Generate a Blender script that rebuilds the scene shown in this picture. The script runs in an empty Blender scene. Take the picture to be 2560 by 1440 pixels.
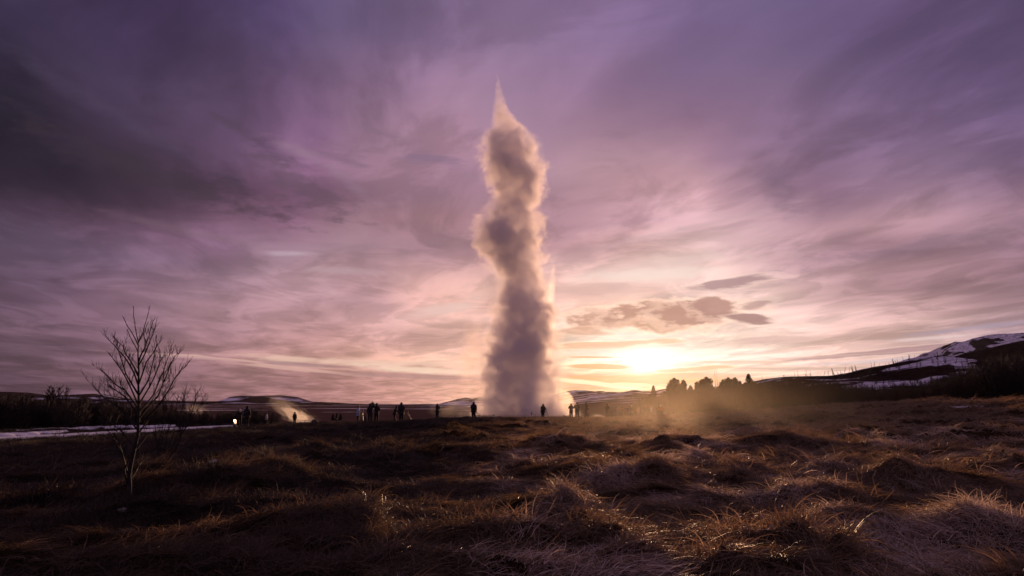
import bpy, bmesh, math, random
import numpy as np
from mathutils import Vector, Matrix, Euler, Quaternion

random.seed(7)
rng = np.random.default_rng(7)
S = bpy.context.scene
COL = S.collection
R = math.radians

# ------------------------------------------------------------------ camera
FPX, CAMZ = 1707.0, 1.9
PITCH = math.atan(288.0 / FPX)
cam_d = bpy.data.cameras.new('camera_lens')
cam_d.sensor_width = 36.0
cam_d.lens = 36.0 * FPX / 2560.0
cam_d.clip_start = 0.1
cam_d.clip_end = 20000
cam = bpy.data.objects.new('scene_camera', cam_d)
cam.location = (0, 0, CAMZ)
cam.rotation_euler = (math.pi / 2 + PITCH, 0, 0)
COL.objects.link(cam)
S.camera = cam


def pdir(px, py):
    cx, cy = (px - 1280) / FPX, (720 - py) / FPX
    return Vector((cx, math.cos(PITCH) - cy * math.sin(PITCH), math.sin(PITCH) + cy * math.cos(PITCH)))


def P(px, py, Y):
    d = pdir(px, py)
    return Vector((d.x / d.y * Y, Y, CAMZ + d.z / d.y * Y))


def azel(px, py):
    d = pdir(px, py).normalized()
    return math.atan2(d.x, d.y), math.asin(d.z)


def proj(p):
    q = Vector(p) - Vector((0, 0, CAMZ))
    f = q.y * math.cos(PITCH) + q.z * math.sin(PITCH)
    u = -q.y * math.sin(PITCH) + q.z * math.cos(PITCH)
    return 1280 + FPX * q.x / f, 720 - FPX * u / f


SUN_PX = (1612, 903)
SUN_AZ, SUN_EL = azel(*SUN_PX)

# ------------------------------------------------------------------ render settings
S.view_settings.view_transform = 'Standard'
S.view_settings.look = 'None'
S.view_settings.exposure = 0.0
S.view_settings.gamma = 1.0
S.view_settings.use_curve_mapping = False
cy = S.cycles
cy.use_denoising = True
cy.max_bounces = 8
cy.diffuse_bounces = 2
cy.glossy_bounces = 2
cy.transmission_bounces = 3
cy.transparent_max_bounces = 12
cy.volume_bounces = 6
cy.volume_step_rate = 1.0
cy.volume_preview_step_rate = 1.0
cy.volume_max_steps = 256
cy.sample_clamp_indirect = 4.0
cy.use_light_tree = True


# ------------------------------------------------------------------ node helpers
class NT:
    def __init__(self, tree):
        self.t = tree
        self.n = tree.nodes
        self.l = tree.links

    def new(self, typ, **kw):
        nd = self.n.new(typ)
        for k, v in kw.items():
            setattr(nd, k, v)
        return nd

    def put(self, sock, v):
        if isinstance(v, bpy.types.NodeSocket):
            self.l.new(v, sock)
        elif v is not None:
            if sock.type == 'RGBA' and len(v) == 3:
                v = (*v, 1)
            sock.default_value = v

    def m(self, op, a, b=None, c=None, clamp=False):
        nd = self.new('ShaderNodeMath', operation=op, use_clamp=clamp)
        self.put(nd.inputs[0], a)
        if b is not None:
            self.put(nd.inputs[1], b)
        if c is not None:
            self.put(nd.inputs[2], c)
        return nd.outputs[0]

    def vm(self, op, a, b=None, scale=None):
        nd = self.new('ShaderNodeVectorMath', operation=op)
        self.put(nd.inputs[0], a)
        if b is not None:
            self.put(nd.inputs[1], b)
        if scale is not None:
            self.put(nd.inputs['Scale'], scale)
        return nd.outputs['Value'] if op in ('LENGTH', 'DOT_PRODUCT', 'DISTANCE') else nd.outputs[0]

    def sep(self, v):
        nd = self.new('ShaderNodeSeparateXYZ')
        self.put(nd.inputs[0], v)
        return nd.outputs[0], nd.outputs[1], nd.outputs[2]

    def comb(self, x, y, z=0.0):
        nd = self.new('ShaderNodeCombineXYZ')
        for i, v in enumerate((x, y, z)):
            self.put(nd.inputs[i], v)
        return nd.outputs[0]

    def noise(self, vec, scale, detail=3.0, rough=0.5, dist=0.0, col=False):
        nd = self.new('ShaderNodeTexNoise')
        self.put(nd.inputs['Vector'], vec)
        nd.inputs['Scale'].default_value = scale
        nd.inputs['Detail'].default_value = detail
        nd.inputs['Roughness'].default_value = rough
        nd.inputs['Distortion'].default_value = dist
        return nd.outputs['Color'] if col else nd.outputs['Fac']

    def rng(self, v, a, b, c=0.0, d=1.0, interp='SMOOTHSTEP'):
        nd = self.new('ShaderNodeMapRange', interpolation_type=interp)
        self.put(nd.inputs['Value'], v)
        for k, x in zip(('From Min', 'From Max', 'To Min', 'To Max'), (a, b, c, d)):
            self.put(nd.inputs[k], x)
        return nd.outputs['Result']

    def mix(self, fac, a, b, blend='MIX'):
        nd = self.new('ShaderNodeMix', data_type='RGBA', blend_type=blend)
        self.put(nd.inputs['Factor'], fac)
        self.put(nd.inputs[6], a)
        self.put(nd.inputs[7], b)
        return nd.outputs[2]

    def ramp(self, fac, stops, interp='LINEAR'):
        nd = self.new('ShaderNodeValToRGB')
        cr = nd.color_ramp
        cr.interpolation = interp
        while len(cr.elements) < len(stops):
            cr.elements.new(1.0)
        for e, (p, c) in zip(cr.elements, stops):
            e.position = p
        for e, (p, c) in zip(cr.elements, stops):
            e.position = p
            e.color = (*c, 1) if len(c) == 3 else c
        self.put(nd.inputs[0], fac)
        return nd.outputs[0]

    def mapping(self, v, loc, rot, scale, typ='TEXTURE'):
        nd = self.new('ShaderNodeMapping', vector_type=typ)
        self.put(nd.inputs[0], v)
        nd.inputs['Location'].default_value = loc
        nd.inputs['Rotation'].default_value = rot
        nd.inputs['Scale'].default_value = scale
        return nd.outputs[0]


def s2l(c):
    c = np.asarray(c, float) / 255.0
    return np.where(c <= 0.04045, c / 12.92, ((c + 0.055) / 1.055) ** 2.4)


# ------------------------------------------------------------------ sky
SKY_X = np.arange(0, 2561, 160)
SKY = {
    -60: "54,47,64 58,50,68 64,54,76 70,60,86 80,70,100 90,78,110 100,86,118 112,96,130 120,102,138 118,98,134 114,94,128 108,90,124 102,86,120 96,80,114 92,76,110 88,74,106 80,68,98",
    0: "58,50,68 60,52,72 66,56,78 72,62,88 82,72,102 92,80,112 102,88,120 115,98,132 122,104,140 120,100,136 116,96,130 110,92,126 104,88,122 98,82,116 94,78,112 90,76,108 82,70,100",
    100: "52,46,62 60,52,70 66,56,78 72,60,82 80,68,94 92,80,110 100,84,116 122,102,134 135,114,146 126,106,138 118,98,130 114,94,128 108,90,124 100,86,120 96,80,114 92,78,112 86,72,104",
    200: "44,38,50 60,52,68 68,58,78 76,64,84 82,70,92 94,76,100 118,96,122 150,124,150 150,126,156 138,112,142 124,100,128 118,98,130 120,100,130 110,92,124 102,86,120 98,82,116 90,76,108",
    300: "42,36,48 52,44,58 66,56,76 80,68,90 90,74,96 104,84,108 136,112,134 162,130,150 160,132,154 142,114,138 128,102,128 126,100,126 122,98,126 116,94,122 110,90,120 106,88,118 98,82,112",
    380: "42,34,44 50,42,54 60,50,62 72,58,74 96,78,100 132,106,130 158,128,146 160,130,150 150,126,152 164,132,150 150,120,142 140,110,134 122,98,124 112,90,116 116,94,122 112,92,118 104,84,110",
    440: "42,35,44 52,42,54 66,54,66 80,64,80 90,70,88 110,86,108 132,106,126 144,116,138 150,122,144 166,136,150 168,136,148 164,130,144 134,106,128 120,94,118 124,100,122 126,102,124 118,94,116",
    500: "55,45,56 66,54,66 76,60,72 86,68,80 104,80,92 114,88,106 140,112,130 150,120,136 145,115,130 136,108,124 150,118,132 178,142,152 160,128,146 120,94,116 140,112,130 150,122,140 140,112,132",
    560: "84,70,86 96,78,92 112,90,104 128,102,114 130,104,118 142,114,128 150,120,132 150,118,130 144,114,128 136,108,122 150,120,134 190,158,168 200,166,178 164,132,146 158,128,142 150,122,138 142,114,132",
    620: "100,84,106 108,90,112 120,100,122 138,114,134 160,134,150 168,142,158 150,124,138 144,116,130 140,112,126 160,126,136 204,168,170 214,184,186 190,158,168 150,122,138 138,110,128 130,106,124 128,102,120",
    680: "104,84,106 110,90,110 124,100,120 148,122,138 170,142,152 172,144,154 162,134,144 170,138,144 190,155,155 222,186,180 240,212,206 220,188,184 174,144,156 148,120,136 140,112,130 140,112,128 140,112,130",
    740: "104,84,102 112,90,108 130,104,120 150,122,134 170,140,150 160,132,144 165,135,145 205,165,160 215,175,168 222,182,174 230,192,182 238,208,202 225,195,194 200,168,176 170,140,152 160,132,146 155,128,144",
    800: "106,84,102 118,94,110 132,104,120 144,116,130 156,126,136 162,130,138 180,146,150 210,172,168 214,176,170 245,208,190 250,218,198 245,215,200 238,212,206 225,195,195 205,175,178 190,160,168 180,152,164",
    860: "104,84,98 112,88,104 126,100,116 142,112,124 160,126,134 172,136,142 190,152,152 205,165,160 215,175,165 248,220,195 255,238,218 250,228,208 242,216,206 225,192,187 215,185,180 210,185,188 190,170,180",
    905: "92,74,90 110,88,102 125,98,112 140,108,120 160,128,132 190,152,148 215,174,162 228,188,172 235,195,175 252,225,190 255,248,230 255,240,222 245,222,210 240,212,202 225,200,196 200,178,184 170,150,160",
    945: "86,68,82 100,78,92 115,90,104 128,100,112 138,108,118 148,114,122 165,128,130 190,148,142 200,155,140 235,185,150 252,212,165 240,198,165 232,194,176 234,205,194 225,196,190 200,175,180 170,150,160",
    990: "88,70,84 102,80,94 120,94,108 138,108,118 148,116,124 158,122,126 176,136,134 205,160,148 215,165,145 245,198,160 248,200,155 238,184,150 220,172,154 225,190,180 220,185,180 195,170,175 170,150,160",
}
SKY_Y = np.array(sorted(SKY))
SKY_T = np.array([[s2l([float(v) for v in t.split(',')]) for t in SKY[y].split()] for y in SKY_Y])

# spot readings of the sky that correct the coarse table
SPOT = [(200, 100, 61, 51, 75), (1100, 200, 161, 128, 150), (300, 720, 131, 102, 122), (1600, 400, 182, 145, 155), (704, 64, 88, 74, 104), (1284, 64, 136, 112, 142),
        (1754, 64, 116, 96, 130), (2404, 154, 107, 86, 122), (704, 354, 140, 108, 132), (954, 304, 158, 124, 145), (1704, 264, 136, 108, 136), (2154, 384, 134, 107, 134),
        (154, 624, 113, 90, 112), (564, 644, 148, 116, 136), (904, 764, 195, 150, 150), (1084, 564, 172, 131, 139), (1504, 524, 165, 128, 138), (1904, 604, 208, 174, 178),
        (2204, 664, 164, 127, 136), (2304, 784, 206, 166, 160), (204, 454, 59, 45, 61), (204, 824, 126, 95, 109), (704, 854, 199, 155, 149), (704, 964, 150, 108, 112),
        (1104, 864, 238, 192, 176), (2054, 804, 240, 204, 196), (1600, 900, 255, 252, 240), (0, 300, 42, 36, 48), (0, 960, 86, 66, 80), (400, 300, 70, 58, 76), (450, 470, 74, 58, 72), (2400, 960, 170, 148, 158), (1500, 960, 248, 200, 158)]


def sky_raw(px, py):
    px = min(max(px, 0), 2560)
    py = min(max(py, SKY_Y[0]), SKY_Y[-1])
    j = min(int(px // 160), len(SKY_X) - 2)
    u = px / 160 - j
    i = int(np.searchsorted(SKY_Y, py, side='right') - 1)
    i = min(max(i, 0), len(SKY_Y) - 2)
    v = (py - SKY_Y[i]) / (SKY_Y[i + 1] - SKY_Y[i])
    a = SKY_T[i, j] * (1 - u) + SKY_T[i, j + 1] * u
    b = SKY_T[i + 1, j] * (1 - u) + SKY_T[i + 1, j + 1] * u
    return a * (1 - v) + b * v


SP_P = np.array([q[:2] for q in SPOT], float)
SP_R = np.array([np.log(s2l(q[2:]) / sky_raw(q[0], q[1])) for q in SPOT])


def sky_at(px, py):
    px_, py_ = min(max(px, 0), 2560), min(max(py, -40), 1000)
    d2 = ((SP_P[:, 0] - px_) / 190) ** 2 + ((SP_P[:, 1] - py_) / 110) ** 2
    wt = np.exp(-d2 / 2)
    r = (wt[:, None] * SP_R).sum(0) / (wt.sum() + .15)
    g = np.interp(py_, [560, 680, 900], [1.17, .96, .99])
    return np.clip(sky_raw(px, py) * np.exp(r) * g * np.array([1.0, .965, 1.01]) * (np.array([1.02, .93, 1.05]) if py_ < 600 and px_ < 800 else 1.0), 0, 1)


def azel_px(az, el):
    d = Vector((math.sin(az) * math.cos(el), math.cos(az) * math.cos(el), math.sin(el)))
    return proj(Vector((0, 0, CAMZ)) + d)


W = bpy.data.worlds.new('World')
S.world = W
W.use_nodes = True
W.node_tree.nodes.clear()
w = NT(W.node_tree)
tc = w.new('ShaderNodeTexCoord')
D = tc.outputs['Generated']
dx, dy, dz = w.sep(D)
az0 = w.m('ARCTAN2', dx, dy)
el0 = w.m('ARCSINE', dz)
zc = w.m('MAXIMUM', dz, 0.0)
den = w.m('ADD', zc, 0.055)
plan = w.comb(w.m('DIVIDE', dx, den), w.m('DIVIDE', dy, den))      # the cloud sheet seen in perspective
# warp
wn = w.noise(w.mapping(plan, (3.1, 1.7, 0), (0, 0, 0.25), (1, 1.9, 1)), 0.9, 4.0, 0.55, 0.3, col=True)
wx, wy, wz = w.sep(w.vm('SUBTRACT', wn, (0.5, 0.5, 0.5)))
up_amp = w.rng(el0, 0.0, 0.35, 0.010, 0.14)
az = w.m('MULTIPLY_ADD', wx, 0.16, az0)
el = w.m('ADD', el0, w.m('MULTIPLY', wy, up_amp))
AZR = R(44)
fac = w.m('DIVIDE', w.m('ADD', az, AZR), 2 * AZR, clamp=True)
ELS = [0, 1.0, 2.2, 3.5, 5.0, 6.8, 8.6, 10.6, 12.8, 15, 17.2, 19.6, 22.5, 26, 30, 35]
NST = 30
rows = []
for e in ELS:
    st = []
    for k in range(NST):
        a_ = -AZR + 2 * AZR * k / (NST - 1)
        px, py = azel_px(a_, R(e))
        st.append((k / (NST - 1), tuple(float(q) for q in sky_at(px, py))))
    rows.append(st)
c = w.ramp(fac, rows[0])
for i in range(1, len(ELS)):
    f = w.rng(el, R(ELS[i - 1]), R(ELS[i]), interp='LINEAR')
    c = w.mix(f, c, w.ramp(fac, rows[i]))
# streaks of the sheet (contrast only)
st1 = w.noise(w.mapping(plan, (0, 0, 0), (0, 0, 0.35), (1.0, 2.6, 1)), 1.5, 6.0, 0.55, 0.4)
st2 = w.noise(w.mapping(plan, (5, 2, 0), (0, 0, -0.3), (2.2, 1.0, 1)), 0.55, 4.0, 0.55, 0.6)
k1 = w.rng(w.m('ADD', st1, w.m('MULTIPLY', w.m('SUBTRACT', st2, 0.5), 0.7)), 0.3, 0.7, 0.78, 1.24)
c = w.vm('SCALE', c, scale=k1)
st3 = w.noise(w.mapping(plan, (2, 7, 0), (0, 0, .2), (1.0, 1.5, 1)), 1.7, 7.0, .58, .9)
c = w.vm('SCALE', c, scale=w.rng(st3, .42, .58, 1.11, .86))
# glow of the sun behind the thin cloud
sd = Vector((math.sin(SUN_AZ) * math.cos(SUN_EL), math.cos(SUN_AZ) * math.cos(SUN_EL), math.sin(SUN_EL)))
gv = w.vm('LENGTH', w.mapping(w.comb(az0, el0), (SUN_AZ, SUN_EL, 0), (0, 0, 0), (R(4.6), R(1.25), 1)))
g1 = w.m('EXPONENT', w.m('MULTIPLY', w.m('POWER', gv, 1.4), -1.0))
gv2 = w.vm('LENGTH', w.mapping(w.comb(az0, el0), (SUN_AZ, SUN_EL, 0), (0, 0, 0), (R(1.25), R(.85), 1)))
g2 = w.m('EXPONENT', w.m('MULTIPLY', gv2, -1.0))
stn = w.noise(w.comb(az0, w.m('MULTIPLY', el0, 9.0)), 11.0, 4.0, .5)
c = w.vm('ADD', c, w.vm('SCALE', (1.0, 0.88, 0.76), scale=w.m('MULTIPLY', g1, w.rng(stn, .35, .6, .05, .34))))
SUNCORE = w.vm('SCALE', (1.0, 0.94, 0.86), scale=w.m('MULTIPLY', g2, 0.95))
# discrete clouds and bright gaps: (px, py, rx, ry, rotation deg, colour, opacity, softness, raggedness)
bn = w.noise(w.comb(az0, w.m('MULTIPLY', el0, 2.6)), 26.0, 5.0, 0.58)
bnc = w.m('SUBTRACT', bn, 0.5)
bn2 = w.noise(w.comb(az0, w.m('MULTIPLY', el0, 6.0), 3.0), 14.0, 4.0, 0.55)
bn2c = w.m('SUBTRACT', bn2, 0.5)
BL = [
    (300, 290, 420, 34, 22, (84, 71, 94), .40, 1.6, 1.6),
    (640, 350, 150, 24, 24, (84, 66, 84), .60, 1.3, 2.0),
    (420, 440, 400, 60, 12, (62, 49, 60), .6, 1.0, 1.6),
    (850, 398, 90, 20, 10, (118, 92, 114), .5, 1.2, 1.8),
    (760, 470, 170, 40, 22, (98, 76, 92), .6, .9, 1.8),
    (945, 328, 60, 14, 15, (130, 104, 126), .5, 1.3, 1.6),
    (765, 385, 110, 20, 18, (160, 128, 150), .5, 1.4, 1.8),
    (880, 460, 110, 18, 36, (150, 120, 140), .4, 1.4, 1.6),
    (500, 585, 260, 16, 8, (130, 104, 116), .4, 1.4, 1.2),
    (1080, 400, 90, 20, 6, (132, 108, 136), .5, .9, 1.8),
    (1950, 470, 60, 90, -30, (124, 98, 122), .6, 1.0, 1.2),
    (1640, 340, 320, 34, 18, (158, 126, 146), .30, 1.6, 1.6),
    (1740, 420, 260, 34, 24, (180, 144, 155), .40, 1.6, 1.6),
    (730, 634, 90, 9, -3, (214, 190, 204), .55, 1.4, 1.4),
    (860, 676, 120, 12, 0, (190, 160, 168), .5, 1.0, .8),
    (640, 905, 300, 5, 4, (225, 178, 168), .75, .6, 1.2),
    (900, 905, 280, 14, 1, (244, 205, 186), .65, .9, 1.8),
    (1060, 925, 180, 11, 3, (252, 220, 198), .8, .8, 1.2),
    (740, 922, 220, 6, 5, (222, 176, 166), .7, .7, 1.2),
    (500, 895, 260, 5, 3, (190, 150, 152), .6, .7, 1.0),
    (760, 912, 140, 6, 3, (150, 116, 124), .6, .6, 1.0),
    (1020, 940, 220, 7, 2, (168, 130, 132), .7, .7, 1.0),
    (1120, 770, 120, 20, -12, (240, 205, 196), .6, 1.0, 1.6),
    (1660, 585, 330, 12, -9, (208, 172, 178), .5, 1.0, 1.2),
    (1610, 690, 210, 26, -2, (250, 228, 218), .65, 1.0, 1.2),
    (1690, 654, 180, 26, -3, (240, 212, 206), .5, 1.0, 1.2),
    (1430, 640, 190, 60, -10, (136, 106, 122), .45, 1.2, 1.0),
    (2250, 625, 330, 30, -6, (128, 102, 120), .5, 1.0, 1.4),
    (1500, 765, 160, 24, -4, (225, 175, 155), .5, 1.0, 1.6),
    (1650, 792, 262, 44, -2, (204, 156, 140), .88, .7, .9),
    (1500, 796, 110, 34, -4, (200, 152, 138), .92, .7, 1.2),
    (1620, 788, 150, 42, -2, (190, 144, 132), .95, .6, 1.1),
    (1660, 812, 120, 26, 2, (206, 158, 138), .9, .7, 1.1),
    (1720, 788, 120, 38, 2, (184, 140, 131), .95, .6, 1.1),
    (1785, 770, 75, 36, 6, (180, 138, 133), .92, .6, 1.1),
    (1882, 799, 74, 18, 6, (162, 126, 128), .92, .6, 1.1),
    (1895, 760, 70, 16, -6, (182, 146, 146), .75, .9, 1.8),
    (1820, 707, 150, 17, -6, (172, 138, 144), .85, .7, 1.2),
    (1500, 722, 160, 15, 0, (212, 172, 166), .6, .8, 1.4),
    (1460, 828, 80, 14, 3, (220, 172, 150), .7, .7, 1.2),
    (1520, 862, 190, 12, -2, (236, 186, 154), .85, .6, 1.4),
    (1950, 850, 130, 14, -3, (214, 178, 174), .7, .8, 1.2),
    (2250, 876, 330, 11, -4, (178, 142, 148), .85, .5, .8),
    (2450, 818, 200, 8, -5, (168, 152, 172), .6, .8, 1.2),
    (2330, 845, 130, 7, -2, (232, 208, 206), .7, .8, 1.2),
    (2150, 905, 180, 7, -2, (190, 184, 198), .5, .8, 1.2),
    (2080, 890, 200, 4, -2, (210, 176, 170), .6, .7, 1.2),
    (1600, 885, 260, 22, 0, (255, 252, 240), .8, 1.1, .9),
    (1480, 893, 90, 3, 1, (232, 170, 120), .8, .6, .8),
    (1505, 917, 95, 7, 2, (232, 172, 122), .85, .5, .9),
    (1735, 922, 110, 7, -3, (236, 186, 152), .85, .5, 1.5),
    (1850, 905, 150, 4, 1, (230, 192, 172), .6, .7, 1.2),
    (1600, 948, 300, 15, 0, (234, 176, 130), .8, .6, 1.0),
    (1480, 958, 150, 6, 7, (255, 238, 205), .9, .5, 1.3),
    (1585, 962, 60, 5, 3, (255, 232, 190), .85, .5, 1.2),
    (1800, 940, 120, 9, 0, (222, 176, 160), .6, .7, 1.2),
]
for (px, py, rx, ry, ro, colr, op, soft, rag) in BL:
    a_, e_ = azel(px, py)
    a1, e1 = azel(px + 10, py)
    ppr = 10 / max(1e-6, math.hypot((a1 - a_) * math.cos(e_), e1 - e_))
    big = rx > 4 * ry and ry < 24
    v = w.mapping(w.comb(az0, el0), (a_, e_, 0), (0, 0, R(-ro) + (e1 - e_) / (a1 - a_) * 0.0), (rx / ppr / math.cos(e_), ry / ppr, 1))
    ln = w.vm('LENGTH', v)
    q = w.m('MULTIPLY_ADD', bn2c if big else bnc, rag * 1.6, w.m('SUBTRACT', 1.15, ln))
    f = w.rng(q, 0.0, soft, 0.0, op)
    c = w.mix(f, c, tuple(float(x) for x in s2l(colr)))
    if px > 1380 and 690 < py < 940 and colr[2] < 160 and ry > 5:      # sunlit edge of the thin cloud
        rim = w.m('MULTIPLY', w.m('MULTIPLY', f, w.m('SUBTRACT', op, f)), 1.1)
        c = w.vm('ADD', c, w.vm('SCALE', (1.0, .80, .62), scale=rim))
c = w.vm('ADD', c, SUNCORE)
# the lilac evening sky overhead and behind the camera
back = w.rng(w.m('ABSOLUTE', az0), R(50), R(105))
top = w.rng(el0, R(38), R(65))
c = w.mix(w.m('MAXIMUM', back, top), c, tuple(float(x) for x in s2l((140, 114, 140))))
# clear air above the cloud sheet
sk = w.new('ShaderNodeTexSky', sky_type='NISHITA')
sk.sun_disc = False
sk.sun_elevation = SUN_EL
sk.sun_rotation = SUN_AZ
bg1 = w.new('ShaderNodeBackground')
w.put(bg1.inputs['Color'], sk.outputs[0])
bg1.inputs['Strength'].default_value = 0.05
bg2 = w.new('ShaderNodeBackground')
w.put(bg2.inputs['Color'], c)
bg2.inputs['Strength'].default_value = 1.0
mx = w.new('ShaderNodeMixShader')
mx.inputs[0].default_value = 0.94          # cloud cover
w.l.new(bg1.outputs[0], mx.inputs[1])
w.l.new(bg2.outputs[0], mx.inputs[2])
wo = w.new('ShaderNodeOutputWorld')
w.l.new(mx.outputs[0], wo.inputs['Surface'])
W.cycles.sampling_method = 'MANUAL'
W.cycles.sample_map_resolution = 1024

# ------------------------------------------------------------------ sun
sun_d = bpy.data.lights.new('sun', 'SUN')
sun_d.energy = 5.0
sun_d.angle = R(0.6)
sun_d.color = (1.0, 0.56, 0.30)
sun = bpy.data.objects.new('sun', sun_d)
sun.rotation_euler = (-sd).to_track_quat('-Z', 'Y').to_euler()
sun.location = (0, 0, 60)
COL.objects.link(sun)

#@@BODY@@
# ------------------------------------------------------------------ small numpy noise
_PT = rng.random((256, 256))


def vnoise(x, y, seed=0):
    x = np.asarray(x, float) + seed * 17.13
    y = np.asarray(y, float) + seed * 9.71
    xi, yi = np.floor(x).astype(int), np.floor(y).astype(int)
    u, v = x - xi, y - yi
    u, v = u * u * u * (u * (u * 6 - 15) + 10), v * v * v * (v * (v * 6 - 15) + 10)
    g = lambda a, b: _PT[a & 255, b & 255]
    return (g(xi, yi) * (1 - u) + g(xi + 1, yi) * u) * (1 - v) + (g(xi, yi + 1) * (1 - u) + g(xi + 1, yi + 1) * u) * v


def fbm(x, y, oct=4, seed=0, gain=0.5):
    t, a, n = 0, 1, 0
    for k in range(oct):
        t = t + a * vnoise(x * 2 ** k, y * 2 ** k, seed + k * 3)
        n += a
        a *= gain
    return t / n


def sst(a, b, x):
    t = np.clip((np.asarray(x, float) - a) / (b - a), 0, 1)
    return t * t * (3 - 2 * t)


# ------------------------------------------------------------------ ground height
PATH = [(-33.5, 34.0), (-33.0, 44.0), (-32.0, 52.0), (-31.2, 60.0), (-30.4, 67.0), (-29.0, 72.0)]
_pv = np.array(PATH)


def path_dist(x, y):
    d = np.full(np.shape(x), 1e9)
    for a, b in zip(_pv[:-1], _pv[1:]):
        ab = b - a
        t = np.clip(((x - a[0]) * ab[0] + (y - a[1]) * ab[1]) / (ab @ ab), 0, 1)
        d = np.minimum(d, np.hypot(x - a[0] - t * ab[0], y - a[1] - t * ab[1]))
    return d


MOUNDS = [(1180, 1235, 1.6, .55, .20), (1420, 1195, 1.0, .5, .20), (1560, 1175, 1.1, .5, .30), (1000, 1300, 1.4, .7, .16),
          (1330, 1330, 1.0, .5, .26), (2330, 1250, 1.6, .6, .42), (2080, 1300, .9, .45, .28), (2500, 1390, 1.2, .5, .30),
          (2150, 1370, .9, .4, .22), (1700, 1130, .9, .6, .34), (1760, 1190, 1.2, .6, .22), (700, 1250, 2.0, .6, .22),
          (420, 1330, 1.4, .5, .16), (1900, 1140, 1.0, .8, .3), (2250, 1090, 1.2, .8, .4), (640, 1400, 1.2, .5, .15),
          (1960, 1085, 1.1, .8, .5), (1390, 1140, .9, .6, .35), (1010, 1180, .8, .6, .35), (880, 1120, 1.0, .8, .35)]
_M = [(P(px, py, 1).x, (1.9 - 0.0) / max(1e-3, (CAMZ - P(px, py, 1).z)), rx, ry, h) for px, py, rx, ry, h in MOUNDS]
_M = [(k * Y, Y, rx, ry, h) for k, Y, rx, ry, h in _M]


def base_h(x, y):
    x, y = np.asarray(x, float), np.asarray(y, float)
    rise = 1.95 * sst(8, 50, x) * sst(18, 62, y)
    drop = -0.5 * sst(1, 26, -x) * sst(14, 55, y)
    fall = sst(0, 1, (np.hypot(x * 0.25, y) - 88) / 48.0) * (1 - sst(14, 34, x)) * -2.6
    return rise + drop + fall


def mound_h(x, y):
    wxx = x + 1.4 * (fbm(x * .22, y * .22, 2, 5) - .5)
    wyy = y + 1.8 * (fbm(x * .2, y * .2, 2, 9) - .5)
    n1 = 1 - np.abs(2 * vnoise(wxx / 2.3, wyy / 1.45, 1) - 1)
    n2 = 1 - np.abs(2 * vnoise(wxx / 1.1, wyy / .8, 2) - 1)
    n3 = vnoise(wxx / 4.5, wyy / 3.2, 3)
    h = .34 * np.power(n1, 2.6) * (.30 + n3) + .19 * np.power(n2, 2.2) * (.35 + n3) + .12 * (n3 - .4)
    n4 = 1 - np.abs(2 * vnoise(wxx / .62, wyy / .40, 6) - 1)
    h = h + .11 * np.power(n4, 1.8) * (.2 + n3) + .05 * (fbm(x * 2.2, y * 2.6, 3, 4) - .5)
    return h


def H(x, y):
    x, y = np.asarray(x, float), np.asarray(y, float)
    r = np.hypot(x, y)
    amp = sst(2.5, 6.5, r) * (1 - .72 * sst(60, 84, y)) * (1 - sst(95, 160, r) * .5)
    amp = amp * (1 - .3 * sst(1, 12, -x)) * (1 - .6 * sst(14, 26, -x) * sst(16, 26, y))
    pd = path_dist(x, y)
    amp = amp * (.12 + .88 * sst(2.6, 5.0, pd))
    h = base_h(x, y) + mound_h(x, y) * amp
    for mx_, my_, rx, ry, mh in _M:
        h = h + mh * np.exp(-((x - mx_) / rx) ** 2 - ((y - my_) / ry) ** 2)
    far = sst(250, 900, r)
    return h - far * 1.2 + far * 1.6 * (fbm(x / 300., y / 300., 3, 8) - .5)


def Hf(x, y):
    return float(H(np.array([x]), np.array([y]))[0])


# ------------------------------------------------------------------ object helpers
def mesh_np(name, V, F):
    """F: list of faces or (n,k) array"""
    me = bpy.data.meshes.new(name)
    if isinstance(F, np.ndarray):
        n, k = F.shape
        me.vertices.add(len(V))
        me.vertices.foreach_set('co', np.asarray(V, np.float32).ravel())
        me.loops.add(n * k)
        me.loops.foreach_set('vertex_index', F.astype(np.int32).ravel())
        me.polygons.add(n)
        me.polygons.foreach_set('loop_start', np.arange(0, n * k, k, dtype=np.int32))
        me.polygons.foreach_set('loop_total', np.full(n, k, dtype=np.int32))
        me.update(calc_edges=True)
    else:
        me.from_pydata([tuple(v) for v in V], [], F)
        me.update()
    return me


def link(name, data, mat=None, parent=None, smooth=False, loc=None):
    o = bpy.data.objects.new(name, data)
    COL.objects.link(o)
    if mat is not None and data is not None and hasattr(data, 'materials') and not data.materials:
        data.materials.append(mat)
    if smooth and hasattr(data, 'polygons'):
        data.polygons.foreach_set('use_smooth', [True] * len(data.polygons))
    if parent is not None:
        o.parent = parent
    if loc is not None:
        o.location = loc
    return o


def tag(o, label=None, cat=None, group=None, kind=None):
    for k, v in (('label', label), ('category', cat), ('group', group), ('kind', kind)):
        if v:
            o[k] = v
    return o


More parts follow.
